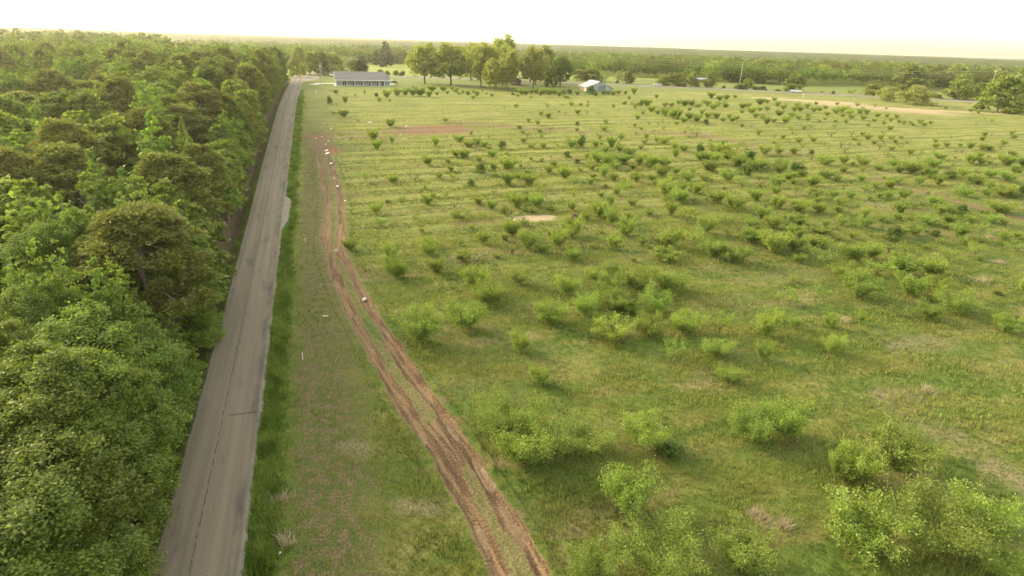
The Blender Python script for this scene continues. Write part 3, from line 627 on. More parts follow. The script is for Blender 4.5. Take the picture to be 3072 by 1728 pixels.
# ------------------------------------------------------------------ the orchard (panel, foot x, foot y, width, height, look) read off the photograph
D, S, B, K, T = 'd', 's', 'b', 'k', 't'
ORCH = {
'Z1': [(545,1245,80,110,K),(540,1075,40,50,T),(635,1095,80,60,D),(770,1240,80,110,D),(770,1115,30,60,T),(1060,1110,40,80,S),(920,1135,30,40,S),(1235,1145,60,60,K),(1280,1225,70,80,S),(1390,1160,130,130,D),(1435,1230,40,60,S),(1540,1135,110,120,D),(1665,1125,110,110,D),(1780,1130,110,120,D),(1800,1040,80,60,D),(1890,1135,130,130,D),(2020,1150,80,100,D),(2060,1060,130,90,D),(2135,1130,70,80,S),(2230,1060,100,80,D),(2290,1110,60,70,S),(2360,1050,70,70,S),(2415,1085,90,80,D),(2460,1120,50,60,S),(2520,1095,60,60,S),(750,1440,130,100,D),(600,1400,60,40,S)],
'Z2': [(95,1180,70,70,S),(150,1140,70,90,D),(20,1130,60,80,D),(110,1100,80,70,D),(235,1070,40,50,S),(375,1145,60,60,S),(295,1115,40,40,S),(690,1120,60,40,K),(740,1080,70,70,D),(760,1150,60,60,S),(810,1115,110,100,D),(880,1120,90,80,D),(950,1170,40,40,S),(960,1100,90,80,S),(1090,1140,70,110,D),(1050,1100,100,90,D),(1140,1100,90,90,D),(1230,1125,120,110,D),(1310,1110,100,90,D),(1370,1145,70,100,D),(1430,1100,100,70,D),(1520,1100,80,70,K),(1640,1120,70,70,D),(1830,1110,130,130,K),(1910,1135,60,70,K),(1480,1165,100,50,S),(2030,1110,80,70,D),(2100,1110,90,60,D),(2170,1120,100,60,D),(2250,1105,80,60,D),(2360,1110,50,60,D),(2410,1190,50,70,S),(2480,1110,90,110,D),(2345,1265,70,60,D),(1795,1300,50,60,S),(2180,1310,60,60,S),(2500,1330,60,110,S),(2555,1280,60,60,D),(2270,1325,20,20,T),(2360,1385,40,40,T)],
'Z3': [(90,1160,110,100,D),(20,1160,60,100,D),(220,1050,50,50,D),(150,1240,110,90,D),(330,1170,90,70,S),(420,1170,80,70,S),(510,1140,60,70,S),(590,1160,110,90,D),(690,1150,100,80,D),(660,1230,60,70,S),(780,1180,100,70,S),(860,1130,80,60,S),(950,1050,90,80,D),(1060,1080,90,70,D),(1270,1050,70,50,S),(1150,1070,80,70,D),(1140,1180,90,80,D),(910,1160,90,80,D),(980,1200,110,90,D),(1040,1160,80,70,D),(230,1270,90,80,S),(330,1290,110,110,D),(440,1320,120,130,D),(500,1330,120,140,D),(660,1340,120,110,S),(580,1380,110,90,S),(760,1370,120,110,D),(830,1270,80,80,S),(900,1310,100,80,D),(880,1400,70,70,K),(1020,1320,90,80,D),(1110,1370,90,70,S),(1190,1330,80,80,S),(1230,1370,90,70,D),(1300,1340,70,60,S),(1360,1260,70,60,S),(1490,1260,120,100,D),(1370,1190,90,80,D),(1450,1180,80,70,D),(1610,1140,110,90,D),(1700,1120,80,60,S),(1800,1090,70,60,S),(1600,1230,80,70,S),(1700,1220,80,70,S),(1550,1310,90,70,S),(1690,1400,90,100,D),(1640,1340,80,80,S),(1790,1380,80,70,S),(1860,1290,110,90,D),(1950,1390,110,110,D),(1840,1170,90,80,S),(1920,1210,90,80,S),(2060,1230,90,80,S),(2100,1180,90,80,S),(2140,1230,110,90,S),(2030,1310,100,80,S),(2120,1330,80,60,S),(2250,1360,70,70,S),(2240,1190,90,80,S),(2330,1240,90,80,S),(2400,1230,80,70,S),(2480,1200,70,60,S),(2500,1290,80,70,S),(2480,1350,60,50,S),(2400,1380,60,50,S),(115,1420,60,70,B),(235,1420,40,50,B),(295,1390,50,50,B),(1365,1440,70,60,S),(1490,1440,40,40,T)],
'Z4': [(130,1240,150,100,S),(230,1280,110,90,S),(50,1260,100,90,S),(140,1310,80,70,S),(250,1330,90,70,S),(370,1260,100,80,S),(460,1260,80,70,S),(410,1350,90,80,S),(600,1310,80,70,S),(730,1310,70,60,S),(860,1320,70,60,S),(40,1380,60,50,S),(180,1390,60,60,S),(560,1370,70,50,S),(780,1370,60,60,S),(690,1410,60,60,S),(900,1380,70,50,S),(960,1400,60,60,S),(1050,1390,60,40,S),(1180,1390,90,60,S),(1320,1400,60,50,S),(1080,1420,60,40,S),(1230,1430,80,60,S),(480,1430,60,50,S)],
'Z6': [(850,40,90,50,D),(1010,105,40,50,B),(1370,150,100,90,D),(1175,290,110,110,D),(1380,335,60,100,S),(1220,405,90,110,D),(1860,370,80,120,S),(1975,95,60,50,S),(2255,245,40,60,S),(930,290,40,40,T),(2035,370,50,50,B),(2130,320,90,80,D),(2080,290,60,60,S),(2235,380,110,80,D),(2320,350,100,80,D),(2400,380,80,80,D),(2180,500,120,110,D),(2490,490,110,90,D),(2450,410,60,60,S),(2110,590,90,80,B),(2345,660,120,110,K),(2500,640,70,110,D),(1095,755,100,110,B),(1395,770,120,100,D),(2260,800,80,80,K),(2315,870,50,40,T),(1495,1000,80,110,B),(1775,1010,110,110,D),(1330,990,50,30,K),(1210,1110,150,140,S),(1255,1240,130,110,B),(2475,1070,120,130,S),(1980,1320,40,50,T),(2350,1300,30,40,T),(2055,1420,35,40,T),(1900,1170,35,40,T),(965,420,40,40,T),(1940,460,30,40,T)],
'Z7': [(25,340,70,80,K),(685,340,100,100,S),(790,330,80,120,K),(920,330,80,80,S),(960,260,50,60,S),(1070,340,90,120,D),(1150,380,90,90,S),(1010,385,90,80,S),(740,120,40,40,K),(1020,95,50,40,S),(1325,60,60,50,S),(1435,125,40,50,S),(1525,120,30,40,B),(1815,150,30,40,T),(1580,300,120,80,S),(1510,280,50,60,S),(1410,250,60,60,S),(1680,350,80,80,S),(1770,370,80,80,S),(1690,430,60,90,D),(1920,390,70,100,K),(2060,370,120,90,D),(2140,400,150,110,D),(1950,470,130,100,D),(2050,480,140,110,D),(2030,560,170,110,D),(2200,450,130,100,D),(2290,520,150,120,D),(2400,450,130,90,K),(2370,600,140,110,K),(2450,560,130,110,D),(2510,530,120,100,D),(2190,660,160,130,S),(2520,390,100,90,S),(2335,720,160,120,B),(2500,660,110,90,B),(935,470,130,110,D),(650,430,60,60,K),(740,480,60,40,K),(840,430,50,50,S),(1030,510,130,120,D),(1240,410,120,80,D),(1180,480,160,90,D),(1350,490,90,100,D),(1450,520,160,130,D),(1580,520,110,90,D),(885,550,90,80,S),(1000,620,110,130,S),(1110,540,110,80,S),(1550,610,140,110,D),(630,630,150,120,D),(715,690,140,100,B),(875,690,60,70,D),(1090,660,80,90,D),(1215,750,110,110,B),(1310,660,100,100,D),(1460,650,100,70,S),(1800,660,150,110,S),(75,550,170,130,D),(70,690,120,120,D),(185,640,90,80,S),(275,690,140,110,D),(365,760,120,100,B),(270,520,80,60,B),(490,430,50,40,B),(400,480,40,50,D),(195,350,30,30,T),(610,750,40,50,T),(710,820,40,80,B),(90,850,90,100,S),(160,920,140,150,D),(245,850,70,100,K),(345,900,140,120,D),(1060,900,80,130,S),(950,1000,140,150,D),(1080,1080,150,180,S),(1215,1180,180,170,D),(1590,800,160,180,S),(1735,860,160,140,D),(1750,730,120,80,S),(1895,770,140,110,D),(2085,870,160,130,D),(2270,940,170,160,D),(2460,840,150,110,D),(1650,990,120,140,D),(1590,1090,80,100,B),(1810,1060,210,150,B),(2090,1060,190,110,B),(2480,1010,150,110,D),(2420,1100,160,110,S),(1980,1160,180,180,S),(1880,1280,190,190,B),(1635,1290,190,180,D),(1370,1280,90,100,S),(1090,1310,120,140,D),(570,1300,200,200,S),(690,1190,200,190,D),(260,1320,190,200,S),(110,1190,170,180,D),(800,1290,80,70,T),(2430,1250,200,150,D),(2070,1390,200,170,D),(2280,1440,230,160,D),(1600,1420,240,120,D),(705,1420,140,120,D),(1230,1410,50,50,T),(930,1190,40,40,T),(455,835,50,50,T),(330,560,25,30,T),(425,640,30,40,T),(1505,350,25,30,T)],
'Z8': [(60,400,130,100,S),(200,400,80,80,S),(520,400,50,50,K),(830,490,80,90,D),(1010,510,130,100,S),(650,500,170,110,S),(660,630,160,100,S),(1170,550,90,60,S),(1330,530,160,90,S),(1480,580,170,120,D),(1360,575,90,80,D),(1680,510,170,80,S),(1750,440,120,70,S),(2060,490,110,100,D),(1715,290,50,50,S),(2170,350,90,60,S),(2050,350,80,90,S),(2400,510,150,110,D),(2560,520,90,100,D),(2490,590,90,90,D),(1670,620,130,100,D),(1860,620,120,70,K),(1980,610,140,90,S),(2240,620,130,90,S),(2400,660,170,110,S),(2110,680,150,80,D),(1560,690,100,100,S),(1745,690,110,100,D),(1990,800,150,100,S),(2370,800,170,110,D),(2550,800,100,110,K),(2210,800,90,80,S),(990,660,100,80,S),(1035,760,110,90,B),(1320,680,140,70,S),(520,700,150,110,D),(210,570,150,120,D),(180,710,130,110,D),(300,640,130,80,D),(370,570,130,100,K),(365,780,90,90,B),(550,820,140,100,D),(735,820,110,90,S),(890,820,100,80,S),(1260,830,80,100,S),(1410,830,120,110,S),(790,890,110,80,S),(200,920,140,130,D),(400,950,160,120,D),(585,960,120,100,D),(1025,1000,110,110,S),(960,910,80,90,B),(1510,910,80,70,B),(1370,970,110,110,D),(1690,890,110,110,S),(1770,980,130,110,D),(1950,980,100,110,K),(2330,960,220,110,D),(2250,1060,150,100,S),(1850,1060,120,90,D),(1640,1070,180,100,S),(1450,1070,110,100,S),(2040,1050,110,80,S),(2150,1160,110,120,B),(1935,1200,150,140,D),(1510,1180,170,130,S),(1040,1100,150,120,S),(810,1080,110,100,S),(390,1070,160,100,D),(1285,1225,150,150,K),(150,1110,150,130,D),(40,1010,150,120,D),(370,1190,150,110,D),(600,1170,190,80,D),(1720,1180,80,60,K),(2180,1250,70,60,B),(1310,1320,40,50,T),(1780,1270,140,80,B),(150,1340,260,200,D),(350,1320,200,160,D),(570,1290,200,120,D),(610,1440,250,150,B),(890,1410,220,160,D),(1090,1400,170,160,D),(1840,1430,190,150,B),(2100,1370,170,130,B),(2500,1340,200,130,B),(1130,450,60,40,T),(1380,335,50,40,T),(650,310,40,40,T),(1975,380,40,40,T),(1870,240,40,30,T),(1140,915,40,40,T)],
'Y3': [(1580,430,240,220,D),(1530,260,160,180,S),(1880,210,190,160,S),(1955,380,170,160,D),(1130,160,130,120,D),(1800,1050,380,340,D),(2240,920,340,280,D),(1880,1210,100,100,B),(2120,95,35,45,T),(2210,205,35,45,T),(2270,340,25,35,T)],
'Y4': [(225,690,300,250,D),(80,540,220,240,D),(510,490,200,160,S),(960,600,260,230,S),(1210,430,150,120,S),(1420,450,200,170,D),(1360,590,230,200,D),(1640,550,280,240,D),(1950,560,330,230,D),(1145,800,260,240,S),(810,870,290,230,D),(1420,730,260,170,D),(1580,760,160,120,D),(1820,760,280,250,S),(1390,1020,350,220,D),(1760,980,270,210,D),(2100,960,290,230,D),(2440,960,220,230,B),(1990,1210,220,220,B),(510,1150,190,230,D),(690,1449,200,200,D),(2400,1180,280,180,S),(2520,1430,240,170,S),(370,880,40,50,T),(235,1449,50,60,T),(1550,260,50,50,T),(2350,390,30,40,T)],
'Y5': [(1390,390,230,190,D),(1690,400,240,170,D),(1150,410,260,180,B),(880,420,300,120,D),(960,620,320,240,D),(1460,600,240,230,D),(1730,580,230,180,D),(1900,760,370,230,S),(1640,830,200,180,D),(1380,810,200,140,B),(630,650,190,150,B),(310,690,190,160,B),(340,470,80,80,B),(690,910,130,150,D),(350,920,130,140,S),(990,870,90,140,S),(80,990,230,270,D),(2390,950,200,170,D),(2570,580,100,150,D),(2310,590,80,40,K),(710,1160,200,210,S),(50,1220,160,200,D),(2400,340,30,40,T)],
'Y7': [(290,360,480,330,D),(440,600,400,330,D),(800,500,460,260,D),(1320,480,320,280,S),(1210,980,380,380,D),(1430,1420,580,400,D),(2050,1390,400,330,D),(930,1460,380,320,S),(1540,540,190,110,K),(700,215,70,60,T),(1100,170,45,60,T),(1455,125,35,45,T),(2070,785,60,80,T)],
'Y8': [(440,395,300,280,D),(190,415,320,270,S),(960,715,300,300,D),(850,700,180,260,D),(1290,640,370,310,D),(1620,565,170,120,B),(1010,1240,480,400,D),(1560,1240,620,480,D),(1900,1110,380,360,D),(2080,1440,340,240,S),(840,290,35,45,T)]}
KEY = {D: 'pd', S: 'ps', B: 'pb', K: 'pk', T: 'pt'}
WORD = {D: 'bright green orchard', S: 'thin yellow-green orchard', B: 'bare-limbed orchard', K: 'dark green orchard', T: 'leafless orchard'}
BANDS = [(0, 278, 'near the far lawn'), (278, 305, 'beyond the dirt patch'), (305, 345, 'above the dirt patch'), (345, 420, 'level with red dirt patch'), (420, 470, 'just below red dirt patch'), (470, 530, 'far above sand patch'),
         (530, 585, 'above pale sand patch'), (585, 640, 'closely behind sand patch'), (640, 690, 'level with sand patch'), (690, 750, 'just below sand patch'), (750, 815, 'above the white rock'),
         (815, 905, 'level with white rock'), (905, 1000, 'below the white rock'), (1000, 1110, 'level with white stake'), (1110, 1260, 'below the white stake'), (1260, 1450, 'level with track puddles'), (1450, 2000, 'along the photo bottom')]
orch = []
for k, L in ORCH.items():
    for x, y, wd, h, lk in L:
        px, py = pp(k, x, y); p = P(px, min(py, 1900)); f = proj(p)[2]; u = f/F*PAN[k][2]
        orch.append(dict(px=px, py=py, p=p, w=max(wd*u*1.08, .7), h=max(h*u*1.04, .6), k=lk, area=wd*h*PAN[k][2]**2))
# drop repeats read twice from overlapping views
orch.sort(key=lambda o: -o['area']); keep = []
for o in orch:
    if all(math.hypot(o['px']-q['px'], o['py']-q['py']) > .28*math.sqrt(min(q['area'], 9e4))+3 for q in keep): keep.append(o)
orch = keep
trees_ = [o for o in orch if o['k'] != T]; stumps = [o for o in orch if o['k'] == T]
def size_word(o): return 'big' if o['w'] > 4.2 else ('small' if o['w'] < 2.7 else 'middling')
def side_word(o): return 'left' if o['px'] < 1536 else ('middle' if o['px'] < 2250 else 'right')
groups = {}
for o in trees_[:300]+stumps:
    bd = next(t for a, b_, t in BANDS if a <= o['py'] < b_); groups.setdefault((size_word(o) if o['k'] != T else '', o['k'], side_word(o), bd), []).append(o)
for (sz, lk, sd_, bd), L in groups.items():
    L.sort(key=lambda o: o['px'])
    noun = 'bush' if lk == K else ('stump' if lk == T else 'tree'); nouns = 'bushes' if lk == K else noun+'s'
    what = (sz+' ' if sz else '')+WORD[lk]
    where = {'left': 'field left', 'middle': 'field middle', 'right': 'field right'}[sd_]
    for i, o in enumerate(L):
        lab = f'{what} {noun} {bd}, {where}' if len(L) == 1 else f'{ordinal(i+1)} from left of {what} {nouns} {bd}, {where}'
        p = o['p']; e = plant({T: 'orchard_stump', K: 'orchard_bush'}.get(lk, 'orchard_tree'), KEY[lk]+('' if lk not in (D, S) or p[1] > 85 else ('h' if o['w'] > 5.6 else 'n')), (p[0], p[1], p[2]-.05), o['h'], o['w'])
        tag(e, lab, 'stump' if lk == T else ('bush' if lk == K else 'fruit tree'), {T: 'leafless stumps in the orchard', K: 'dark bushes in the orchard'}.get(lk, 'young trees of the orchard'))
# what is left over, the smallest specks of the far block, is one object
def merge(name, items, label=None, mats=None, sub=1.0):
    for which, nm in ((0, 'crown'), (1, 'trunk')): pass
    V, Fc, Mi = [], [], []; off = 0; ml = []
    for key, loc, h, wd in items:
        L = PROTO[key]; c, t, ph, pw = L[random.randrange(len(L))]; a = random.uniform(0, 6.28); ca, sa = math.cos(a), math.sin(a)
        for me_ in (c, t):
            n = len(me_.vertices); v = np.empty(n*3, np.float32); me_.vertices.foreach_get('co', v); v = v.reshape(-1, 3)
            m_ = len(me_.polygons); lp = np.empty(m_*4, np.int32); me_.loops.foreach_get('vertex_index', lp)
            if me_.materials[0] not in ml: ml.append(me_.materials[0])
            v = v*np.array([wd/pw, wd/pw, h/ph]); v = np.c_[v[:, 0]*ca-v[:, 1]*sa, v[:, 0]*sa+v[:, 1]*ca, v[:, 2]]+np.array(loc)
            V.append(v); Fc.append(lp.reshape(-1, 4)+off); Mi.append(np.full(m_, ml.index(me_.materials[0]), np.int32)); off += n
    me_ = mesh_np(name, np.vstack(V), np.vstack(Fc))
    for m in ml: me_.materials.append(m)
    me_.polygons.foreach_set('material_index', np.concatenate(Mi))
    return link(name, me_)
rest = trees_[300:]
# the tiny saplings of the planting rows, too many and too small to tell apart
ro = random.Random(5)
for it in range(5200):
    px, py = ro.uniform(1250, 3050), 310+470*ro.random()**1.5; p = P(px, py); r, s = RS(p[0], p[1]); s2 = round(s/6.3)*6.3+ro.gauss(0, .35); r = round(r/4.2)*4.2+ro.gauss(0, .5)
    if len(rest) > 470: break
    if py < 420 and px < 1500 or ro.random() > .25+.9*float(fbm(r/22, s2/16, 19)) or (py < 400 and ro.random() < .5): continue
    x, y = XY(r, s2); q = proj((x, y, float(Z(x, y))))
    if any(math.hypot(q[0]-o['px'], (q[1]-o['py'])*1.5) < 16+.22*math.sqrt(o['area']) for o in orch) or q[0] > 3060: continue
    w_ = ro.uniform(.9, 2.5); rest.append(dict(px=q[0], py=q[1], p=np.array([x, y, float(Z(x, y))]), w=w_, h=w_*ro.uniform(.6, .95), k=ro.choice('sssdbt'), area=120)); orch.append(rest[-1])
if rest: tag(merge('far_orchard_trees', [(KEY[o['k']], o['p'], o['h'], o['w']) for o in rest]), 'smallest pale specks of orchard trees in the far planted block', 'fruit trees', kind='stuff')
# ------------------------------------------------------------------ the wood left of the road
# (panel, top x, top y, height, width, kind): trees one can pick out, placed by their tops
O_, G_, N_ = 'oak', 'gum', 'pine'
HERO = [('Z5',1250,590,17,8.5,G_),('Z5',1560,860,16,4.5,G_),('Z5',1450,285,17,8,G_),('Z5',1020,350,17,10,G_),('Z5',760,215,17,9,G_),('Z5',325,720,16,4.5,G_),('Z5',910,510,16,8,G_),('Z5',1550,395,16,8,G_),('Z5',390,240,17,8,G_),
        ('Z5',1700,545,17,13,N_),('Z5',2130,395,17,10,N_),('Z5',1900,235,18,10,N_),('Z5',2320,270,18,9,N_),('Z5',480,1075,16,11,N_),('Z5',70,1100,16,10,N_),('Z5',420,430,17,11,N_),('Z5',1060,175,18,10,N_),('Z5',1400,1140,16,11,N_),
        ('Z5',450,615,16,10,O_),('Z5',700,620,16,9,O_),('Z5',590,795,16,10,O_),('Z5',890,835,16,10,O_),('Z5',1780,365,17,9,O_),('Z5',1280,400,16,8,O_),('Z5',2000,520,15,8,O_),('Z5',2250,600,14,7,O_),('Z5',1880,1170,11,6,G_),('Z5',2390,250,17,9,O_),
        ('F2',1170,10,16,7,G_),('F2',1210,190,16,12,N_),('F2',1390,90,15,8,G_),('F2',150,110,15,8,G_),('F2',370,140,15,7,G_),('F2',530,140,15,6.5,G_),('F2',760,190,15,6,G_),('F2',370,340,14,8,O_),('F2',600,290,14,5,G_),
        ('F2',1600,180,13,8,O_),('F2',1640,330,12,8,O_),('F2',1750,500,11,7.5,O_),('F2',1830,620,10,8,O_),('F2',290,580,15,6.5,G_),('F2',800,640,14.5,4.6,G_),('F2',950,735,13,5,G_),('F2',540,750,13,5,G_),('F2',1100,830,12,4.5,G_),
        ('F2',640,1110,13,10,O_),('F2',60,1190,13,9,O_),('F2',1140,1110,11,7,G_),('F2',1380,1150,8,5,G_),('F2',230,870,13,7,O_),
        ('F3',230,110,14,9.5,O_),('F3',460,150,13,9,O_),('F3',780,170,12,9,O_),('F3',120,330,13,9,O_),('F3',420,440,12,8,O_),('F3',720,470,11,8,O_),('F3',930,640,8.5,7,O_),('F3',250,680,12.5,9,O_),('F3',560,860,11,9,O_),('F3',820,1060,9,7.5,O_),('F3',330,1180,11,9,O_),('F3',90,1000,12,9,O_),('F3',640,1250,9,8,O_)]
wood = []
for k, x, y, h, wd, kd in HERO:
    px, py = pp(k, x, y); p = P(px, py, h); r, s = RS(p[0], p[1])
    if r > -3.5-wd*.36: p[0], p[1] = XY(-3.5-wd*.36, s)
    p[2] = Z(p[0], p[1]); wood.append(dict(p=p, h=h, w=wd, k=kd, hero=1))
def inside(x, y, m=1.06):
    d = math.hypot(x, y); return True if y < 5 else (x/y > -1.05)
gridx = {}
def ok(x, y, dmin):
    cx, cy = int(x//12), int(y//12)
    for i in (-1, 0, 1):
        for j in (-1, 0, 1):
            for q in gridx.get((cx+i, cy+j), ()):
                if math.hypot(q[0]-x, q[1]-y) < dmin: return False
    return True
def reg(x, y): gridx.setdefault((int(x//12), int(y//12)), []).append((x, y))
for o in wood: reg(o['p'][0], o['p'][1])
rf = random.Random(31)
# along the road edge first, then the interior
for s in np.arange(-16, 345, 4.6):
    r = -7.5+2.6*(float(fbm(s/13, 3.3, 88))-.5)*2+rf.uniform(-.5, .4); r = min(r, -5.9); x, y = XY(r, s+rf.uniform(-1, 1))
    if ok(x, y, 3.8):
        h = rf.uniform(9, 14.5)+(2.5 if s > 150 else 0); kd = rf.choices((O_, G_, N_), (.72, .14, .14))[0]
        wood.append(dict(p=np.array([x, y, float(Z(x, y))]), h=h, w=rf.uniform(5.5, 7.6), k=kd)); reg(x, y)
for it in range(26000):
    s = 345*math.sqrt(rf.random())-18; rm = 22+(s+20)*.95; r = -9-rf.random()*rm; x, y = XY(r, s)
    if x < -1.02*y-26: continue
    far = s > 190
    if not ok(x, y, 7.4 if far else 6.8): continue
    n = float(fbm(x/28, y/28, 77)); kd = N_ if n > .63 and rf.random() < .75 else (G_ if rf.random() < .36 else (N_ if rf.random() < .14 else O_))
    h = {O_: rf.uniform(10.5, 16.5), G_: rf.uniform(12.5, 18.5), N_: rf.uniform(12.5, 18.5)}[kd]*(.86 if s < 25 else 1)
    wood.append(dict(p=np.array([x, y, float(Z(x, y))]), h=h, w={O_: rf.uniform(8.5, 12.5), G_: rf.uniform(6.5, 9.5), N_: rf.uniform(8, 11)}[kd], k=kd)); reg(x, y)
for o in wood:
    o['d'] = float(np.linalg.norm(o['p']+np.array([0, 0, o['h']*.7-H0]))); o['px'], o['py'], f = proj(o['p']+np.array([0, 0, o['h']]))
    o['vis'] = -250 < o['px'] < 1050 and o['py'] < 2000 and f > 5
wood.sort(key=lambda o: o['d'])
inds = [o for o in wood if o['vis']][:300]; ids = {id(o) for o in inds}
rest = [o for o in wood if id(o) not in ids and (o['d'] > 120 or o['px'] > -900)]
WN = {O_: ('rounded dark green', 'broadleaf_tree'), G_: ('pointed bright green', 'sweetgum_tree'), N_: ('olive brown', 'pine_tree')}
WB = [(0, 215, 'below the skyline'), (215, 290, 'in the upper wood'), (290, 380, 'in upper middle part'), (380, 480, 'above mid height'), (480, 600, 'at mid height'), (600, 730, 'just under mid height'), (730, 900, 'in lower middle part'), (900, 1150, 'in the lower wood'), (1150, 1500, 'near the bottom corner'), (1500, 9999, 'at the bottom corner')]
groups = {}
for o in inds:
    bd = next(t for a, b_, t in WB if a <= max(o['py'], 0) < b_); r, s = RS(o['p'][0], o['p'][1]); o['edge'] = r > -11
    groups.setdefault((o['k'], bd, o['edge']), []).append(o)
for (kd, bd, ed), L in groups.items():
    L.sort(key=lambda o: o['px'])
    wn = WN[kd][0]; noun = 'pine' if kd == N_ else 'tree'
    pl = 'beside the road' if ed else 'inside the wood'
    for i, o in enumerate(L):
        lab = f'{wn} {noun} {pl}, {bd}' if len(L) == 1 else f'{ordinal(i+1)} from left of {wn} {noun}s {pl}, {bd}'
        e = plant(WN[kd][1], ('edge' if o['edge'] and kd == O_ else kd)+('n' if o['d'] < 78 else ''), (o['p'][0], o['p'][1], o['p'][2]-.1), o['h'], o['w'])
        tag(e, lab, noun if noun == 'pine' else 'tree', 'trees of the wood left of the road')
# farther crowns of the same wood, light meshes merged into one object
def blobs(spec, name, seed):
    """spec rows: x, y, z, h, w, n leaves, leaf size, kind"""
    rs = np.random.default_rng(seed); V, Cc = [], []
    pal = {O_: ((.085, .135, .018), (.17, .23, .038)), G_: ((.15, .22, .028), (.25, .31, .055)), N_: ((.085, .100, .022), (.175, .18, .05))}
    for x, y, z, h, wd, n, ls, kd in spec:
        ncl = 16 if n > 260 else 9
        cl = dome_points(ncl, rs, wd*.42, h*.36, h*.60, -.5, .2); rad = rs.uniform(.16, .27, ncl)*wd
        if kd == G_: cl[:, :2] *= 1.15-.75*np.clip((cl[:, 2:]-h*.5)/(h*.5), 0, 1)
        v, _ = clump_crown(cl, rad, n, ls, rs, .85, .5, .8, 8); V.append(v+np.array([x, y, z]))
        a, b_ = pal[kd]; t = rs.random((n, 1)); tv = rs.uniform(.75, 1.3); th = rs.uniform(-.02, .02)
        c = (np.array(a)*(1-t)+np.array(b_)*t)*tv+np.array([th, 0, 0])*.4; Cc.append(np.repeat(np.clip(c, .005, 1), 4, 0))
    V = np.vstack(V); me_ = mesh_np(name, V, np.arange(len(V)).reshape(-1, 4)); attr(me_, 'col', np.vstack(Cc), 'FLOAT_COLOR')
    me_.materials.append(M_ALEAF); return link(name, me_)
M_ALEAF = attr_leaf_mat('leaf_far', .35)
spec = [(o['p'][0], o['p'][1], o['p'][2], o['h'], o['w'], 1100 if o['d'] < 260 else 700, .62 if o['d'] < 260 else .8, o['k']) for o in rest]
for it in range(9000):                                  # the wood runs on up the left side
    s = rf.uniform(20, 760); r = -rf.uniform(22, 720); x, y = XY(r, s); d = math.hypot(x, y)
    if x < -1.02*y-30 or d > 800 or (s > 345 and r > -60-.2*(s-345)) or not ok(x, y, 7.2): continue
    if d < 200: continue
    reg(x, y); n_ = float(fbm(x/40, y/40, 77)); kd = N_ if n_ > .55 else (G_ if rf.random() < .33 else O_)
    spec.append((x, y, float(Z(x, y)), rf.uniform(13, 18)+6*float(sst(300, 760, d)), rf.uniform(7.5, 11), 420 if d < 450 else 230, .95 if d < 450 else 1.3, kd))
tag(blobs(spec, 'distant_wood', 5), 'crowns of the wood running back to the skyline on the left', 'wood', kind='stuff')
# far forest beyond the fields
spec = []
for it in range(60000):
    y = 440+1000*rf.random()**1.25; x = (rf.random()*2-1)*1.0*y
    d = math.hypot(x, y)
    px, py, f = proj((x, y, float(Z(x, y))))
    edge = np.interp(px, [600, 900, 1100, 1250, 1450, 1900, 2150, 2350, 2600, 2800, 3072], [187, 190, 193, 192, 205, 232, 247, 255, 258, 268, 285])
    if py > edge or px < 560: continue
    if not ok(x, y, 9.0 if d < 750 else 11.5): continue
    reg(x, y); n_ = float(fbm(x/60, y/60, 78)); kd = N_ if n_ > .57 else (G_ if rf.random() < .28 else O_)
    spec.append((x, y, float(Z(x, y)), rf.uniform(9, 16)*(.75 if rf.random() < .2 else 1), rf.uniform(11, 17), 380 if d < 700 else 170, 1.15 if d < 700 else 1.7, kd))
tag(blobs(spec, 'far_forest', 6), 'unbroken far forest beyond the highway up to the horizon', 'forest', kind='stuff')
# canopy of the hills out to the horizon
yy = np.geomspace(700, 8800, 170); tt = np.linspace(-1.25, 1.25, 520)
CX = tt[None, :]*yy[:, None]; CY = yy[:, None]*np.ones_like(CX); dd = np.hypot(CX, CY)
hz = Z(CX, CY)+4+8*sst(900, 1700, dd)+3.5*(fbm(CX/14, CY/14, 91, 3)-.5)*2*sst(5000, 1500, dd)+(13*(fbm(CX/520, CY/700, 93, 3)-.42)+7+3*sst(0, -.7, CX/CY))*sst(1000, 2300, dd)*sst(9500, 3500, dd)+3*(fbm(CX/60, CY/60, 94, 2)-.5)*sst(1200, 2000, dd)
hz[-3:] -= np.array([10, 40, 90])[:, None]; hz[0] -= 12
I = np.arange(CX.size).reshape(CX.shape); fc = np.stack([I[:-1, :-1], I[:-1, 1:], I[1:, 1:], I[1:, :-1]], -1).reshape(-1, 4)
def canopy_mat():
    b = NB('canopy'); g = b.n('NewGeometry'); p = b.vm('MULTIPLY', g.outputs['Position'], (1, 1, 0))
    n1 = b.noise(p, .05, 4, .7); n2 = b.noise(p, .008, 3)
    c = b.mix(b.ramp(n1, .35, .65), (.030, .048, .012), (.095, .110, .030)); c = b.mix(b.math('MULTIPLY', b.ramp(n2, .4, .65), .6), c, (.085, .080, .035))
    return b.bsdf(c, .95, .05, n1, 1., bdist=4.)
tag(link('hills', mesh_np('hills', np.c_[CX.ravel(), CY.ravel(), hz.ravel()], fc, True), None, canopy_mat()), kind='structure')
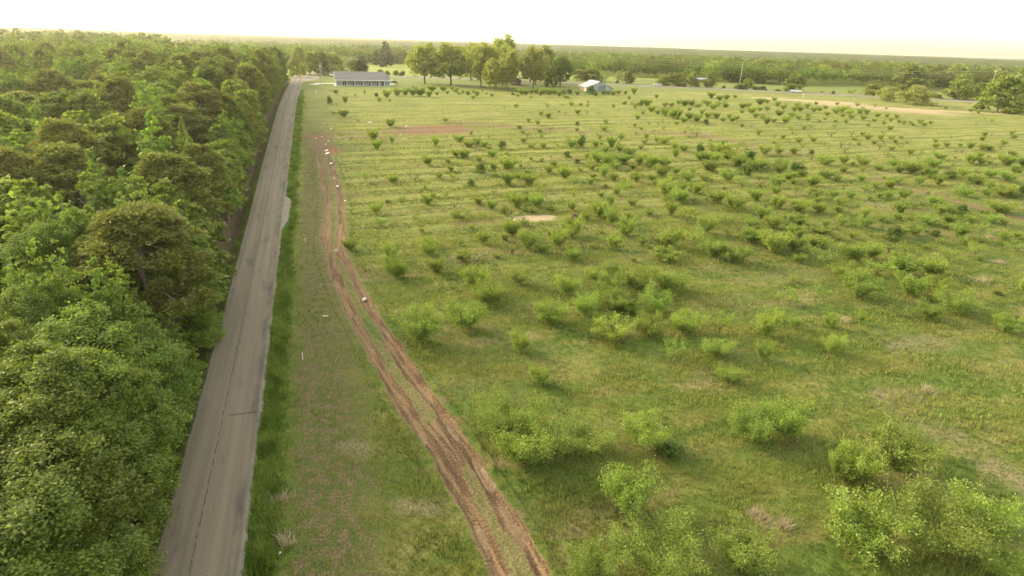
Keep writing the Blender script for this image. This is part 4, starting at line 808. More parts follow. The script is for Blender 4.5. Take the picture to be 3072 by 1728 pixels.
# ------------------------------------------------------------------ buildings
def frame(a, b_):
    """Empty placement: origin at a, X towards b"""
    d = b_[:2]-a[:2]; return math.atan2(d[1], d[0]), float(np.linalg.norm(d))
def glass(name, col): return simple(name, col, .15, .1, 2., .6)
M_SIDING = simple('siding_grey', (.23, .275, .31), .8, .08, 6.); M_WHITE = simple('trim_white', (.56, .56, .55), .6, .05, 3.)
M_DARK = simple('dark_paint', (.045, .05, .055), .6, .2, 3.); M_PANE = glass('window_pane', (.10, .12, .14)); M_CONC = bpy.data.materials['concrete']
def shingle():
    b = NB('shingles'); tc = b.n('TexCoord'); p = tc.outputs['Object']; n = b.noise(b.vm('MULTIPLY', p, (1.2, 1, 6)), 1.5, 4, .7)
    return b.bsdf(b.mix(b.ramp(n, .3, .7), (.135, .13, .132), (.205, .195, .195)), .95, .15, n, .4)
M_SHING = shingle()
def sheet_metal(name, c1, c2):
    b = NB(name); tc = b.n('TexCoord'); p = tc.outputs['Object']; wv = b.n('TexWave'); b.put(wv.inputs['Vector'], p); wv.inputs['Scale'].default_value = 2.2; wv.inputs['Distortion'].default_value = .3
    n = b.noise(b.vm('MULTIPLY', p, (.8, .8, .25)), 1., 5, .7)
    return b.bsdf(b.mix(b.ramp(n, .3, .7), c1, c2), .5, .4, wv.outputs['Fac'], .5, .2)
a, c = PZ('Z1', 601, 981), PZ('Z1', 1452, 990); rz, W = frame(a, c); u = W/851
z0 = min(a[2], c[2])
H = empty('apartment_building', (a[0], a[1], z0), rz)
tag(H, 'long grey single-storey apartment building with gabled shingle roof and white porch posts', 'building')
X = lambda zx: (zx-601)*u
EV = 2.75; DP = 13.0; RH = 6.4
m = MB(); m.box(X(640), X(722), 0, 1.6, .18, EV); m.box(X(1350), X(1437), 0, 1.6, .18, EV); m.box(X(640), X(1437), 1.6, DP, .18, EV)
m.prism([(.2, EV), (DP-.2, EV), (DP/2, RH-.15)], X(641), X(643), 'x'); m.build('wall', M_SIDING, H)
m = MB(); m.box(X(612), X(1455), -.7, DP+.2, -.5, .18); m.build('slab', M_CONC, H)
m = MB(); rx0, rx1 = X(622), X(1388); e0 = -.75; e1 = DP+.75
m.prism([(e0, EV+.02), (DP/2, RH), (e1, EV+.02), (e1, EV+.22), (DP/2, RH+.24), (e0, EV+.22)], rx0, rx1, 'x'); R_ = m.build('roof', M_SHING, H)
m = MB(); m.prism([(e0, EV+.02), (DP/2, RH-1.1), (e1, EV+.02), (e1, EV+.2), (DP/2, RH-.88), (e0, EV+.2)], rx1+.01, X(1442), 'x'); m.build('side_roof', M_SHING, R_)
m = MB(); m.box(X(622), X(1442), e0-.06, e0-.005, EV-.12, EV+.24); m.build('fascia', M_WHITE, R_)
m = MB(); m.prism([(e0, EV-.1), (DP/2, RH-.1), (DP/2, RH+.26), (e0, EV+.26)], X(617), X(621.5), 'x'); m.build('barge_board', M_WHITE, R_)
for zx in (722, 797, 915, 1037, 1157, 1273, 1352):
    m = MB(); m.box(X(zx)-.14, X(zx)+.14, -.48, -.2, .18, EV-.02); m.box(X(zx)-.2, X(zx)+.2, -.54, -.14, .18, .34); m.box(X(zx)-.2, X(zx)+.2, -.54, -.14, EV-.16, EV-.03); m.build('porch_post', M_WHITE, H)
for zx in (640, 1437):
    m = MB(); m.box(X(zx)-.12, X(zx)+.12, -.14, -.003, .18, EV-.02); m.build('corner_board', M_WHITE, H)
for zx, yo in ((672, 0), (845, 1.6), (962, 1.6), (1083, 1.6), (1203, 1.6), (1394, 0)):
    m = MB(); cx = X(zx); m.box(cx-.5, cx+.5, yo-.08, yo-.003, .85, 2.25); wn = m.build('window', M_WHITE, H)
    m = MB(); m.box(cx-.38, cx-.04, yo-.10, yo-.082, .95, 2.15); m.box(cx+.04, cx+.38, yo-.10, yo-.082, .95, 2.15); m.build('pane', M_PANE, wn)
    for sg in (-1, 1):
        m = MB(); m.box(min(cx+sg*.53, cx+sg*.83), max(cx+sg*.53, cx+sg*.83), yo-.07, yo-.003, .82, 2.28); m.build('shutter', M_DARK, wn)
for zx in (741, 778, 893, 1018, 1140, 1255, 1335):
    m = MB(); cx = X(zx); m.box(cx-.55, cx+.55, 1.52, 1.597, .18, 2.4); dr_ = m.build('door_frame', M_WHITE, H)
    m = MB(); m.box(cx-.43, cx+.43, 1.48, 1.517, .18, 2.28); m.build('door', M_DARK, dr_)
# metal barn
a, c = PZ('Z2', 1790, 1064), PZ('Z2', 2170, 1070); rz, W = frame(a, c); z0 = min(a[2], c[2]); B_ = empty('metal_barn', (a[0], a[1], z0), rz)
tag(B_, 'weathered blue grey metal barn with low pitched roof and open front', 'barn')
M_TIN = sheet_metal('barn_metal', (.21, .25, .30), (.33, .38, .43)); M_TINR = sheet_metal('barn_roof_metal', (.25, .265, .30), (.37, .385, .42)); M_WOOD = simple('old_boards', (.30, .225, .165), .9, .3, 5.)
pk, eL, eR, L = 5.0, 2.2, 1.7, 15.
m = MB(); xs = [0, .30*W, .48*W, .62*W, W]
def rf_z(x): return eL+(pk-eL)*x/(.48*W) if x < .48*W else pk+(eR-pk)*(x-.48*W)/(.52*W)
m.quad((0, 0, -.5), (.42*W, 0, -.5), (.42*W, 0, rf_z(.42*W)), (0, 0, eL)); m.quad((.42*W, 0, 2.7), (.70*W, 0, 2.7), (.70*W, 0, rf_z(.70*W)), (.48*W, 0, pk), (.42*W, 0, rf_z(.42*W)))
m.quad((.70*W, 0, -.5), (W, 0, -.5), (W, 0, eR), (.70*W, 0, rf_z(.70*W))); m.quad((W, 0, -.5), (W, L, -.5), (W, L, eR), (W, 0, eR)); m.quad((0, L, -.5), (W, L, -.5), (W, L, eR), (.48*W, L, pk), (0, L, eL))
m.build('wall', M_TIN, B_)
m = MB(); m.quad((0, 0, -.5), (0, L, -.5), (0, L, eL), (0, 0, eL)); m.build('side_wall', M_WOOD, B_)
m = MB(); m.box(-.06, -.01, L*.1, L*.28, 0, 2.0); m.build('side_door', simple('pale_door', (.62, .55, .42), .8), B_)
m = MB(); m.prism([(-.5, eL-.25), (.48*W, pk+.02), (W+.4, eR-.22), (W+.4, eR-.14), (.48*W, pk+.14), (-.5, eL-.15)], -.4, L+.4); m.build('roof', M_TINR, B_)
m = MB(); m.box(.42*W, .70*W, .35, .42, 0, 2.69); m.build('barn_door', simple('door_metal', (.17, .19, .215), .7, .25, 2.), B_)
# small house under the big trees
a, c = PZ('Z2', 668, 975), PZ('Z2', 890, 978); rz, W = frame(a, c); W = max(W, 7.5); Hs = empty('house', (a[0], a[1], a[2]), rz)
tag(Hs, 'small brown house with grey roof half hidden under the tall trees', 'house')
m = MB(); m.box(0, W*.62, .4, 7, -.3, 2.5); m.prism([(0.2, 2.5), (W*.62-.2, 2.5), (W*.31, 4.1)], .42, 6.9); m.build('wall', simple('brown_boards', (.17, .105, .075), .85, .25, 6.), Hs)
m = MB(); m.prism([(-.6, 2.35), (W*.31, 4.2), (W*.62+.6, 2.35), (W*.62+.6, 2.5), (W*.31, 4.38), (-.6, 2.5)], -.9, 7.6); m.build('roof', M_SHING, Hs)
m = MB(); m.box(W*.66, W*1.05, .5, 2.8, 0, .5); m.build('deck', M_WOOD, Hs)
for xx in (W*.67, W*1.03):
    m = MB(); m.box(xx-.08, xx+.08, .52, .7, .5, 2.3); m.build('porch_post', M_WHITE, Hs)
m = MB(); m.box(W*.64, W*1.07, .3, 3.0, 2.3, 2.45); m.build('porch_roof', M_SHING, Hs)
m = MB(); m.box(W*.2, W*.3, .34, .397, .9, 1.9); wn = m.build('window', M_WHITE, Hs); m = MB(); m.box(W*.21, W*.29, .30, .337, 1.0, 1.8); m.build('pane', M_PANE, wn)
m = MB(); m.box(W*.42, W*.51, .34, .397, 0, 2.05); m.build('door', M_DARK, Hs)

# ------------------------------------------------------------------ vehicles
M_TYRE = simple('tyre_rubber', (.02, .02, .02), .9); M_RIM = simple('rim', (.45, .45, .45), .4, .1, 3., .5); M_GLASSC = glass('car_glass', (.035, .045, .055))
def paint(n, c): return simple(n, c, .25, .04, 2., .6)
def car(name, loc, rz, col, label, cat, kind='suv', L=4.7):
    e = empty(name, loc, rz); tag(e, label, cat); s = L/4.7; Wd = .92
    if kind == 'suv': low = [(-2.35, .45), (2.35, .42), (2.35, .85), (2.2, 1.0), (1.05, 1.08), (-2.25, 1.1), (-2.35, .9)]; cab = [(-2.2, 1.1), (1.0, 1.08), (.35, 1.68), (-1.9, 1.72)]
    elif kind == 'pickup': low = [(-2.6, .5), (2.5, .48), (2.5, .95), (2.3, 1.1), (1.0, 1.15), (-2.6, 1.15)]; cab = [(-.75, 1.15), (1.0, 1.15), (.4, 1.8), (-.6, 1.82)]
    else: low = [(-2.3, .38), (2.3, .36), (2.3, .68), (2.1, .82), (1.0, .92), (-2.2, .95), (-2.3, .8)]; cab = [(-1.75, .95), (1.0, .92), (.3, 1.40), (-1.1, 1.43)]
    def body_of(pr, w0, w1):
        m = MB(); n = len(pr); k = []
        zs = [p[1] for p in pr]; lo, hi = min(zs), max(zs)
        for sg in (-1, 1):
            for x, z in pr: t = (z-lo)/(hi-lo); m.v.append((x*s, sg*(w0+(w1-w0)*t)*s, z*s))
        m.f = [tuple(range(n)), tuple(range(2*n-1, n-1, -1))]+[(i, n+i, n+(i+1) % n, (i+1) % n) for i in range(n)]; return m
    bd = body_of(low, Wd, Wd*.96).build('body', col, e, .05); body_of(cab, Wd*.93, Wd*.74).build('cabin', col, e, .04)
    lo, hi = min(p[1] for p in cab), max(p[1] for p in cab)
    for sg in (-1, 1):
        m = MB(); c0 = [((x-(-.2))*.86-.2, z) for x, z in cab]; c0 = [(x, lo+(z-lo)*.82+(hi-lo)*.07) for x, z in c0]; pts = []
        for x, z in c0: t = (z-lo)/(hi-lo); pts.append((x*s, sg*((Wd*.93+(Wd*.74-Wd*.93)*t)+.006)*s, z*s))
        m.quad(*pts); m.build('side_window', M_GLASSC, e)
    (bx, bz), (fx, fz), (tx, tz), (ux, uz) = cab
    for nm, (x0, za), (x1, zb), off in (('windscreen', (fx, fz), (tx, tz), .012), ('rear_window', (bx, bz), (ux, uz), -.012)):
        m = MB(); A = .12; x_0 = x0+(x1-x0)*A; z_0 = za+(zb-za)*A; x_1 = x0+(x1-x0)*.9; z_1 = za+(zb-za)*.9
        w0, w1 = Wd*.86, Wd*.70; m.quad(((x_0+off)*s, -w0*s, (z_0+.01)*s), ((x_0+off)*s, w0*s, (z_0+.01)*s), ((x_1+off)*s, w1*s, (z_1+.01)*s), ((x_1+off)*s, -w1*s, (z_1+.01)*s)); m.build(nm, M_GLASSC, e)
    wb = 1.45 if kind != 'pickup' else 1.65; wr = .34 if kind != 'sedan' else .31
    for sx in (-1, 1):
        for sy in (-1, 1):
            m = MB(); m.cyl((sx*wb*s, sy*Wd*s-(.12 if sy > 0 else .10)*s, wr*s), wr*s, .22*s, 'y', 16); wh = m.build('wheel', M_TYRE, e)
            m = MB(); m.cyl((sx*wb*s, sy*Wd*s+(.101 if sy > 0 else -.121)*s, wr*s), wr*.6*s, .02*s, 'y', 12); m.build('rim', M_RIM, wh)
    for sy in (-1, 1):
        m = MB(); xx = (2.36 if kind != 'pickup' else 2.51)*s; m.box(xx-.04, xx+.012, sy*.72*s-.15*s, sy*.72*s+.15*s, .68*s, .82*s); m.build('headlight', M_WHITE, e)
    return e
P_WH = paint('paint_white', (.74, .74, .73)); P_SI = paint('paint_silver', (.50, .51, .52)); P_BK = paint('paint_black', (.03, .03, .035))
hang = math.atan2(hd[1], hd[0])
def on_highway(k, x, y, side):
    p = PZ(k, x, y)[:2]; q_ = H1+hd*np.dot(p-H1, hd); d = HC-p; i = np.argmin((d**2).sum(1)); q_ = HC[i]; t = (HC[min(i+1, 199)]-HC[i-1]); t /= np.linalg.norm(t); q_ = q_+t*np.dot(p-q_, t); n = np.array([-t[1], t[0]]); q_ = q_+n*side
    return (q_[0], q_[1], float(Z(q_[0], q_[1]))+.30), math.atan2(t[1], t[0])
l, r0 = on_highway('Z3', 225, 889, 1.5); car('car', l, r0+math.pi, P_SI, 'silver car driving on the far highway near the barn', 'car', 'suv', 5.0)
l, r0 = on_highway('Z3', 2092, 984, -1.5); car('pickup_truck', l, r0, P_WH, 'white pickup on the far highway in front of the olive tree', 'pickup', 'pickup', 5.6)
p = PZ('Z1', 600, 836); car('parked_car', (p[0], p[1], p[2]+.02), hang+.1, P_WH, 'white sport utility vehicle behind left end of apartment building', 'car', 'suv', 4.9)
p = PZ('Z1', 1500, 945); car('parked_car', (p[0], p[1], p[2]+.14), hang+1.4, P_BK, 'dark car parked off right end of apartment building', 'car', 'sedan', 4.5)
p = PZ('Z1', 1458, 930); e = empty('utility_box', tuple(p), hang); tag(e, 'white utility cabinet at right end of apartment building', 'utility box')
m = MB(); m.box(-.5, .5, -.4, .4, .1, 1.6); m.build('cabinet', M_WHITE, e, .03); m = MB(); m.box(-.65, .65, -.55, .55, -.2, .1); m.build('pad', M_CONC, e)
p = PZ('Z2', 755, 868); car('van', tuple(p), hang-math.pi/2, P_WH, 'white van facing the field behind the brown house', 'van', 'suv', 5.4)
p = PZ('Z2', 868, 872); e = empty('trailer', tuple(p), hang); tag(e, 'white box trailer standing behind the brown house', 'trailer')
m = MB(); m.box(-1.9, 1.9, -1, 1, .6, 2.5); m.build('box_body', P_WH, e, .05)
for sy in (-1, 1):
    m = MB(); m.cyl((0, sy*1.02-.1, .33), .33, .2, 'y', 14); m.build('wheel', M_TYRE, e)
m = MB(); m.box(1.9, 2.9, -.06, .06, .5, .62); m.build('tow_bar', M_DARK, e)
p = PZ('Z1', 2400, 812); e = empty('shed', tuple(p), .3); tag(e, 'small white shed seen beneath the second pecan tree', 'shed')
m = MB(); m.box(-2, 2, -1.5, 1.5, -.2, 2.2); m.build('wall', M_WHITE, e); m = MB(); m.prism([(-1.8, 2.15), (0, 3.1), (1.8, 2.15), (1.8, 2.25), (0, 3.22), (-1.8, 2.25)], -2.2, 2.2, 'x'); m.build('roof', M_TINR, e)
for zx, zy, lab in ((785, 600, 'small white house roof among trees beyond the left far field'), (915, 605, 'low pale house behind the leafy tree left of dark cedars')):
    p = PZ('Z1', zx, zy+25); e = empty('farmhouse', tuple(p), hang); tag(e, lab, 'house')
    w2 = 3 if zx < 800 else 8; m = MB(); m.box(-w2, w2, -3, 3, -.5, 2.7); m.build('wall', M_WHITE, e); m = MB(); m.prism([(-3.4, 2.6), (0, 4.4), (3.4, 2.6), (3.4, 2.75), (0, 4.55), (-3.4, 2.75)], -w2-.4, w2+.4, 'x'); m.build('roof', M_TINR, e)
p = PZ('Z3', 800, 838); e = empty('farm_shed', tuple(p), hang); tag(e, 'low open shed with pale roof between trees past the highway', 'shed')
m = MB(); m.box(-4.5, 4.5, 1.8, 2, -.3, 2.3); m.build('wall', M_WOOD, e); m = MB(); m.prism([(-2.6, 2.2), (2.6, 2.9), (2.6, 3.02), (-2.6, 2.32)], -5, 5, 'x'); m.build('roof', M_TINR, e)
for sx in (-4.4, 4.4):
    m = MB(); m.box(sx-.1, sx+.1, -2.3, -2.1, -.3, 2.25); m.build('post', M_WOOD, e)
p = PZ('Z2', 1190, 985); e = empty('hay_bale', (p[0], p[1], p[2]), hang+.6); tag(e, 'round dark hay bale on the lawn left of the twin trunks', 'hay bale')
m = MB(); m.cyl((0, -.7, .8), .85, 1.4, 'y', 22); m.build('bale', simple('old_hay', (.075, .055, .042), .95, .35, 5.), e, .08)
m = MB(); m.cyl((0, -.75, .8), .5, .04, 'y', 16); m.build('bale_end', simple('old_hay_end', (.12, .085, .06), .95, .3, 8.), e)

# ------------------------------------------------------------------ poles, wires, mast
M_POLE = simple('pole_wood', (.44, .36, .27), .9, .2, 3.); M_PGREY = simple('pole_grey', (.36, .32, .27), .9, .2, 3.); M_WIRE = simple('wire', (.42, .40, .33), .6, .1, 3.); M_TRAN = simple('transformer_grey', (.55, .55, .52), .6, .1, 3.)
poles = []
def pole(k, bx, by, tx, ty, label, mat=M_POLE, arm=True, trans=False, lean=True):
    p = PZ(k, bx, by); f = proj(p)[2]; h = math.hypot(bx-tx, by-ty)*PAN[k][2]*f/F*1.06; e = empty('utility_pole', tuple(p), hang+math.pi/2); tag(e, label, 'utility pole', 'wooden utility poles')
    m = MB(); m.cyl((0, 0, -.5), .19, h+.5, 'z', 10, .12); m.build('pole', mat, e)
    if arm:
        m = MB(); m.box(-1.1, 1.1, -.06, .06, h-.75, h-.61); ar = m.build('crossarm', mat, e)
        for sx in (-1, 0, 1):
            m = MB(); m.cyl((sx*1.0, 0, h-.6), .06, .22, 'z', 8, .04); m.build('insulator', M_TRAN, ar)
    if trans: m = MB(); m.cyl((.36, 0, h-2.6), .26, .95, 'z', 12); m.build('transformer', M_TRAN, e)
    return p, h
PF = pole('Z4', 2085, 1065, 2170, 728, 'leaning tan utility pole behind the big tree at right edge')
PE = pole('Z3', 1328, 925, 1380, 605, 'tall tan utility pole above the round bushes by the highway')
PD = pole('Z2', 1508, 900, 1512, 512, 'utility pole behind the tree left of the metal barn')
PC = pole('Z1', 2012, 800, 2017, 472, 'utility pole showing through the first two pecan crowns')
PB = pole('Z1', 603, 770, 592, 385, 'thin pale utility pole behind round trees left of apartment roof')
pole('Z2', 2326, 955, 2340, 795, 'short utility pole beside the round dark tree right of barn', M_PGREY, False)
pole('Z1', 412, 948, 402, 662, 'left of two grey utility poles at the driveway, with transformer', M_PGREY, False, True)
pole('Z1', 430, 912, 424, 668, 'right of two grey utility poles at the driveway', M_PGREY, False)
pole('Z1', 560, 835, 552, 655, 'grey utility pole beside the white vehicle behind the building', M_PGREY, False)
line = [PB, PC, PD, PE, PF]
first = line[0][0]-(line[1][0]-line[0][0])*1.0; last = line[-1][0]+(line[-1][0]-line[-2][0])
pts_ = [(first, line[0][1])]+line+[(last, line[-1][1])]
for j, (off, dz, lab) in enumerate(((-1.0, -.35, 'top strand of power line strung along the highway'), (.0, -1.6, 'middle strand of power line strung along the highway'), (1.0, -2.8, 'lowest strand of power line strung along the highway'))):
    path = []
    for (p0, h0), (p1, h1) in zip(pts_[:-1], pts_[1:]):
        for t in np.linspace(0, 1, 14)[:-1]:
            q_ = p0*(1-t)+p1*t; L = np.linalg.norm(p1-p0); path.append((q_[0]-hn[0]*off, q_[1]-hn[1]*off, q_[2]+h0*(1-t)+h1*t+dz-4*L*.016*t*(1-t)))
    v, f_ = tubes([(np.array(path), np.full(len(path), .035))], 4); tag(link('power_line', mesh_np('power_line', v, f_), None, M_WIRE), lab, 'power line', 'strands of the highway power line')
d = ray(*pp('Z2', 1048, 405)); t = 2600/d[1]; mp = np.array([d[0]*t, 2600., float(Z(d[0]*t, 2600))]); d2 = ray(*pp('Z2', 1052, 205)); ht = H0+d2[2]*2600/d2[1]-mp[2]
e = empty('radio_mast', tuple(mp)); tag(e, 'very thin tall radio mast standing on the far horizon', 'mast')
m = MB(); m.cyl((0, 0, 0), 1.1, ht, 'z', 6, .6); m.build('mast', simple('mast_steel', (.55, .54, .52), .6), e)
m = MB(); m.cyl((0, 0, ht*.93), 1.6, ht*.05, 'z', 6); m.build('antenna', M_TRAN, e)

# ------------------------------------------------------------------ trees one can tell apart beyond the orchard
FAR = [ # panel, foot x, foot y, width, height, proto, name, label
('Z1',1955,948,490,560,'pecan','pecan_tree','leftmost pale pecan tree standing alone right of apartment building'),('Z1',2338,968,530,580,'pecan','pecan_tree','second pecan tree from left with forked trunk'),
('Z2',210,1003,360,620,'pecan','pecan_tree','third pecan tree from left in the grove'),('Z2',345,1008,340,560,'pecan','pecan_tree','fourth pecan tree from left in the grove'),('Z2',430,1042,320,440,'pecan','pecan_tree','low front pecan tree nearest the orchard'),
('Z2',525,992,330,640,'pecan','pecan_tree','first of the close middle pecan trunks from left'),('Z2',540,960,360,680,'pecan','pecan_tree','tallest pecan tree of the grove rising above the horizon'),('Z2',590,1022,260,600,'pecan','pecan_tree','pecan tree in front of the tallest pecan'),
('Z2',615,1042,260,560,'pecan','pecan_tree','pecan tree just left of the brown house'),('Z2',990,1028,360,590,'pecan','pecan_tree','wide green pecan tree just right of the brown house'),('Z2',1080,932,420,510,'pecan','pecan_tree','pecan tree behind the hay bale'),('Z2',1020,965,300,470,'pecan','pecan_tree','pecan tree behind the wide green one by the house'),
('Z2',60,900,330,520,'pecan','pecan_tree','hazy pecan tree behind the second and third from left'),
('Z2',1280,985,250,340,'tree','oak_tree','small oak with brown trunk left of the twin pair'),('Z2',1390,988,330,420,'oakn','oak_tree','large round bright green oak left of the metal barn'),
('Z2',1680,905,210,160,'tree','round_tree','left dark round tree behind the metal barn'),('Z2',1860,910,290,180,'tree','round_tree','wide dark round tree right behind the barn roof'),('Z2',2050,930,180,180,'pb','bare_tree','greyish half-bare tree behind the barn ridge'),('Z2',2390,948,190,175,'tree','round_tree','round dark green tree beside short pole right of barn'),('Z2',2242,938,55,50,'pk','shrub','small round shrub between barn and round dark tree'),
('Z2',2260,885,160,120,'willow','pale_tree','pale young tree at forest edge right of barn'),
('Z1',1380,694,220,345,'cedar','cedar_tree','tall dark cedar in the far left field'),('Z1',1240,672,130,210,'cedar','cedar_tree','short cedar left of the tall dark cedar'),('Z1',1640,655,150,220,'tree','poplar_tree','narrow pale tree at the field edge right of cedars'),
('Z1',920,785,270,190,'tree','leafy_tree','bright leafy tree behind apartment roof ridge'),('Z1',1030,790,170,240,'cedar','cedar_tree','dark cedar beside the leafy tree behind apartment roof'),('Z1',1300,795,100,60,'pk','shrub','leftmost shrub of the row behind apartment roof'),('Z1',1405,820,80,70,'pk','shrub','second shrub of the row right of apartment ridge'),('Z1',1530,828,100,80,'pk','shrub','third shrub of the row along the highway'),('Z1',1632,830,80,80,'pk','shrub','rightmost shrub of the row along the highway'),
('Z1',250,815,330,320,'tree','leafy_tree','green tree at the far end of the road, left'),('Z1',400,812,300,330,'tree','leafy_tree','green tree behind the twin utility poles'),('Z1',590,812,340,310,'tree','leafy_tree','round green tree left of the apartment roof'),('Z1',720,785,140,100,'pk','shrub','dark shrub between round tree and leafy tree'),('Z1',90,850,240,430,'tree','leafy_tree','tall green tree closing the wood where the road ends'),
('Z3',310,885,170,140,'tree','round_tree','left half of the dark tree clump past the silver car'),('Z3',480,890,240,175,'tree','round_tree','right half of the dark tree clump past the silver car'),('Z3',690,895,140,190,'tree','round_tree','upright tree between the two yellow bushes'),('Z3',930,910,180,215,'tree','round_tree','dark tree just right of the open shed'),('Z3',598,895,60,65,'willow','yellow_bush','small yellow bush left of the upright tree'),('Z3',770,895,90,60,'willow','yellow_bush','wide yellow bush right of the upright tree'),
('Z3',1310,935,120,75,'pk','shrub','low olive shrub at the foot of the tall pole'),('Z3',1430,935,170,135,'tree','round_tree','bright round bush right of the tall pole'),('Z3',1550,942,110,55,'pk','shrub','low dark shrub right of the bright round bush'),('Z3',1650,945,90,60,'pk','shrub','lone low shrub in the field right of the round bush'),('Z3',1850,957,90,30,'pk','shrub','flat dark shrub at the highway left of olive tree'),('Z3',2065,965,270,225,'tree','olive_tree','olive green round tree behind the white pickup'),('Z3',1120,918,50,40,'pk','shrub','tiny shrub in the field right of the dark tree'),
('Z3',1640,845,320,290,'tree','oak_tree','big light oak at forest edge right of the tall pole'),('Z3',1230,830,300,160,'tree','round_tree','pale spreading trees at forest edge left of tall pole'),('Z3',1940,855,280,250,'tree','oak_tree','second big oak at the forest edge'),('Z3',2440,985,60,40,'pb','shrub','thin shrub in the field right of the white pickup'),
('Z4',255,1000,100,80,'pb','shrub','sparse bush in the bright field left of willows'),('Z4',10,1000,50,50,'pk','shrub','round shrub in the bright field at its left'),('Z4',560,1020,260,150,'tree','olive_tree','spreading olive tree behind the left willow'),('Z4',740,1085,270,185,'willow','willow_tree','left and smaller of two pale willows'),('Z4',1100,1135,420,250,'willow','willow_tree','right and larger of two pale willows'),('Z4',900,1010,220,130,'tree','round_tree','green tree between the two willows'),
('Z4',1690,1068,340,260,'tree','round_tree','wide dark green tree left of the leaning pole'),('Z4',1940,1070,260,220,'tree','round_tree','dark green tree right beside the leaning pole'),('Z4',2210,1235,430,470,'tree','broad_tree','big yellow-green tree at the right edge by the dry grass'),('Z4',2440,1262,270,180,'tree','round_tree','lower bush at the foot of the big yellow-green tree'),('Z4',2560,1240,220,480,'tree','broad_tree','tree cut off by the right edge of the photo'),('Z4',1040,930,430,300,'tree','oak_tree','tall olive oak standing behind the two willows'),('Z4',1600,900,420,260,'tree','oak_tree','pale green oak above the wide dark tree'),('Z4',1420,1055,120,60,'pk','shrub','low shrub left of the wide dark green tree')]
GRP = {'pecan_tree': 'pecan trees of the grove', 'shrub': 'shrubs along the highway', 'round_tree': 'round trees along the highway', 'leafy_tree': 'green trees at the end of the road'}
CATG = {'shrub': 'shrub', 'yellow_bush': 'bush'}
for k, x, y, wd, h, key, nm, lab in FAR:
    p = PZ(k, x, y); f = proj(p)[2]; u = f/F*PAN[k][2]
    e = plant(nm, key, (p[0], p[1], p[2]-.1), h*u*1.0, wd*u*(1.12 if nm == 'pecan_tree' else 1.05)); tag(e, lab, CATG.get(nm, 'tree'), GRP.get(nm))

# ------------------------------------------------------------------ small things on the ground
M_LIT = simple('litter_white', (.80, .79, .76), .7, .08, 5.); M_ROCK = simple('pale_rock', (.46, .40, .32), .9, .15, 5.); M_BRUSH = simple('brush_wood', (.20, .135, .095), .95, .35, 6.)
def lump(name, k, x, y, wpx, hpx, tall, mat, seed):
    import bmesh
    p = PZ(k, x, y); f = proj(p)[2]; u = f/F*PAN[k][2]; w2 = wpx*u*.5; fo = math.atan2(H0-p[2], math.hypot(p[0], p[1])); dp = hpx*u*.5/math.sin(fo)
    bm = bmesh.new(); bmesh.ops.create_icosphere(bm, subdivisions=3, radius=1); rs = np.random.default_rng(seed)
    co = np.array([v.co[:] for v in bm.verts]); n = 1+.7*(fbm(co[:, 0]*1.4+seed*3+9, co[:, 1]*1.4+co[:, 2]+9, seed)-.5)
    for v, c_, k_ in zip(bm.verts, co, n): v.co = (c_[0]*w2*k_, c_[1]*dp*k_, max(-.1, c_[2]*tall*k_*(.8 if c_[2] > 0 else .3)))
    me_ = bpy.data.meshes.new(name); bm.to_mesh(me_); bm.free(); me_.materials.append(mat); o = link(name, me_); o.location = (p[0], p[1], p[2]+.02); return o
LIT = [('Z6',662,408,34,30,'upper of two white plastic heaps beside the track top'),('Z6',674,438,40,38,'lower and longer of two white plastic heaps by the track top'),('Z6',710,553,28,26,'white bag in the dark mud below the plastic heaps'),('Z6',745,718,12,14,'tiny white scrap midway down the far track'),('Z6',782,803,30,22,'white lump on the reddest mud of the far track'),('Z6',866,966,20,18,'white lump at the right rut where the track narrows'),
       ('Z6',795,269,54,9,'long white board lying on the dirt driveway'),('Z6',540,275,26,8,'white scrap at the road end of the dirt driveway'),('Z6',608,258,10,12,'small white scrap on the dirt driveway'),('Z6',1140,99,76,7,'long pale board above the red dirt patch'),('Z6',680,306,20,8,'pale scrap just below the dirt driveway'),('Z6',650,342,12,12,'small scrap between driveway and plastic heaps'),('Z6',712,165,20,14,'small white scrap in grass above the dirt driveway'),
       ('Z6',1535,142,24,9,'pale scrap at the left of the red dirt patch'),('Z6',1478,238,24,7,'pale scrap below the left of the red dirt patch'),('Y6',350,1276,26,24,'white litter at the foot of the lush verge near bottom'),('Z6',225,1105,44,10,'white scrap at the broken road edge')]
for i, (k, x, y, a_, b_, lab) in enumerate(LIT): tag(lump('litter', k, x, y, a_*.7, b_*.6, .1, M_LIT, i), lab, 'litter', 'white scraps lying about the dirt')
tag(lump('rock', 'Y3', 1265, 637, 44, 28, .2, M_ROCK, 40), 'large pale rock in the right wheel rut', 'rock')
tag(lump('rock', 'Y3', 885, 800, 50, 16, .1, M_ROCK, 41), 'flat pale stone in the trampled strip beside the track', 'rock')
tag(lump('dirt_clod', 'Z6', 592, 410, 16, 34, .12, M_BRUSH, 43), 'dull brown clod on the left rut beside the white plastic heaps', 'dirt clod')
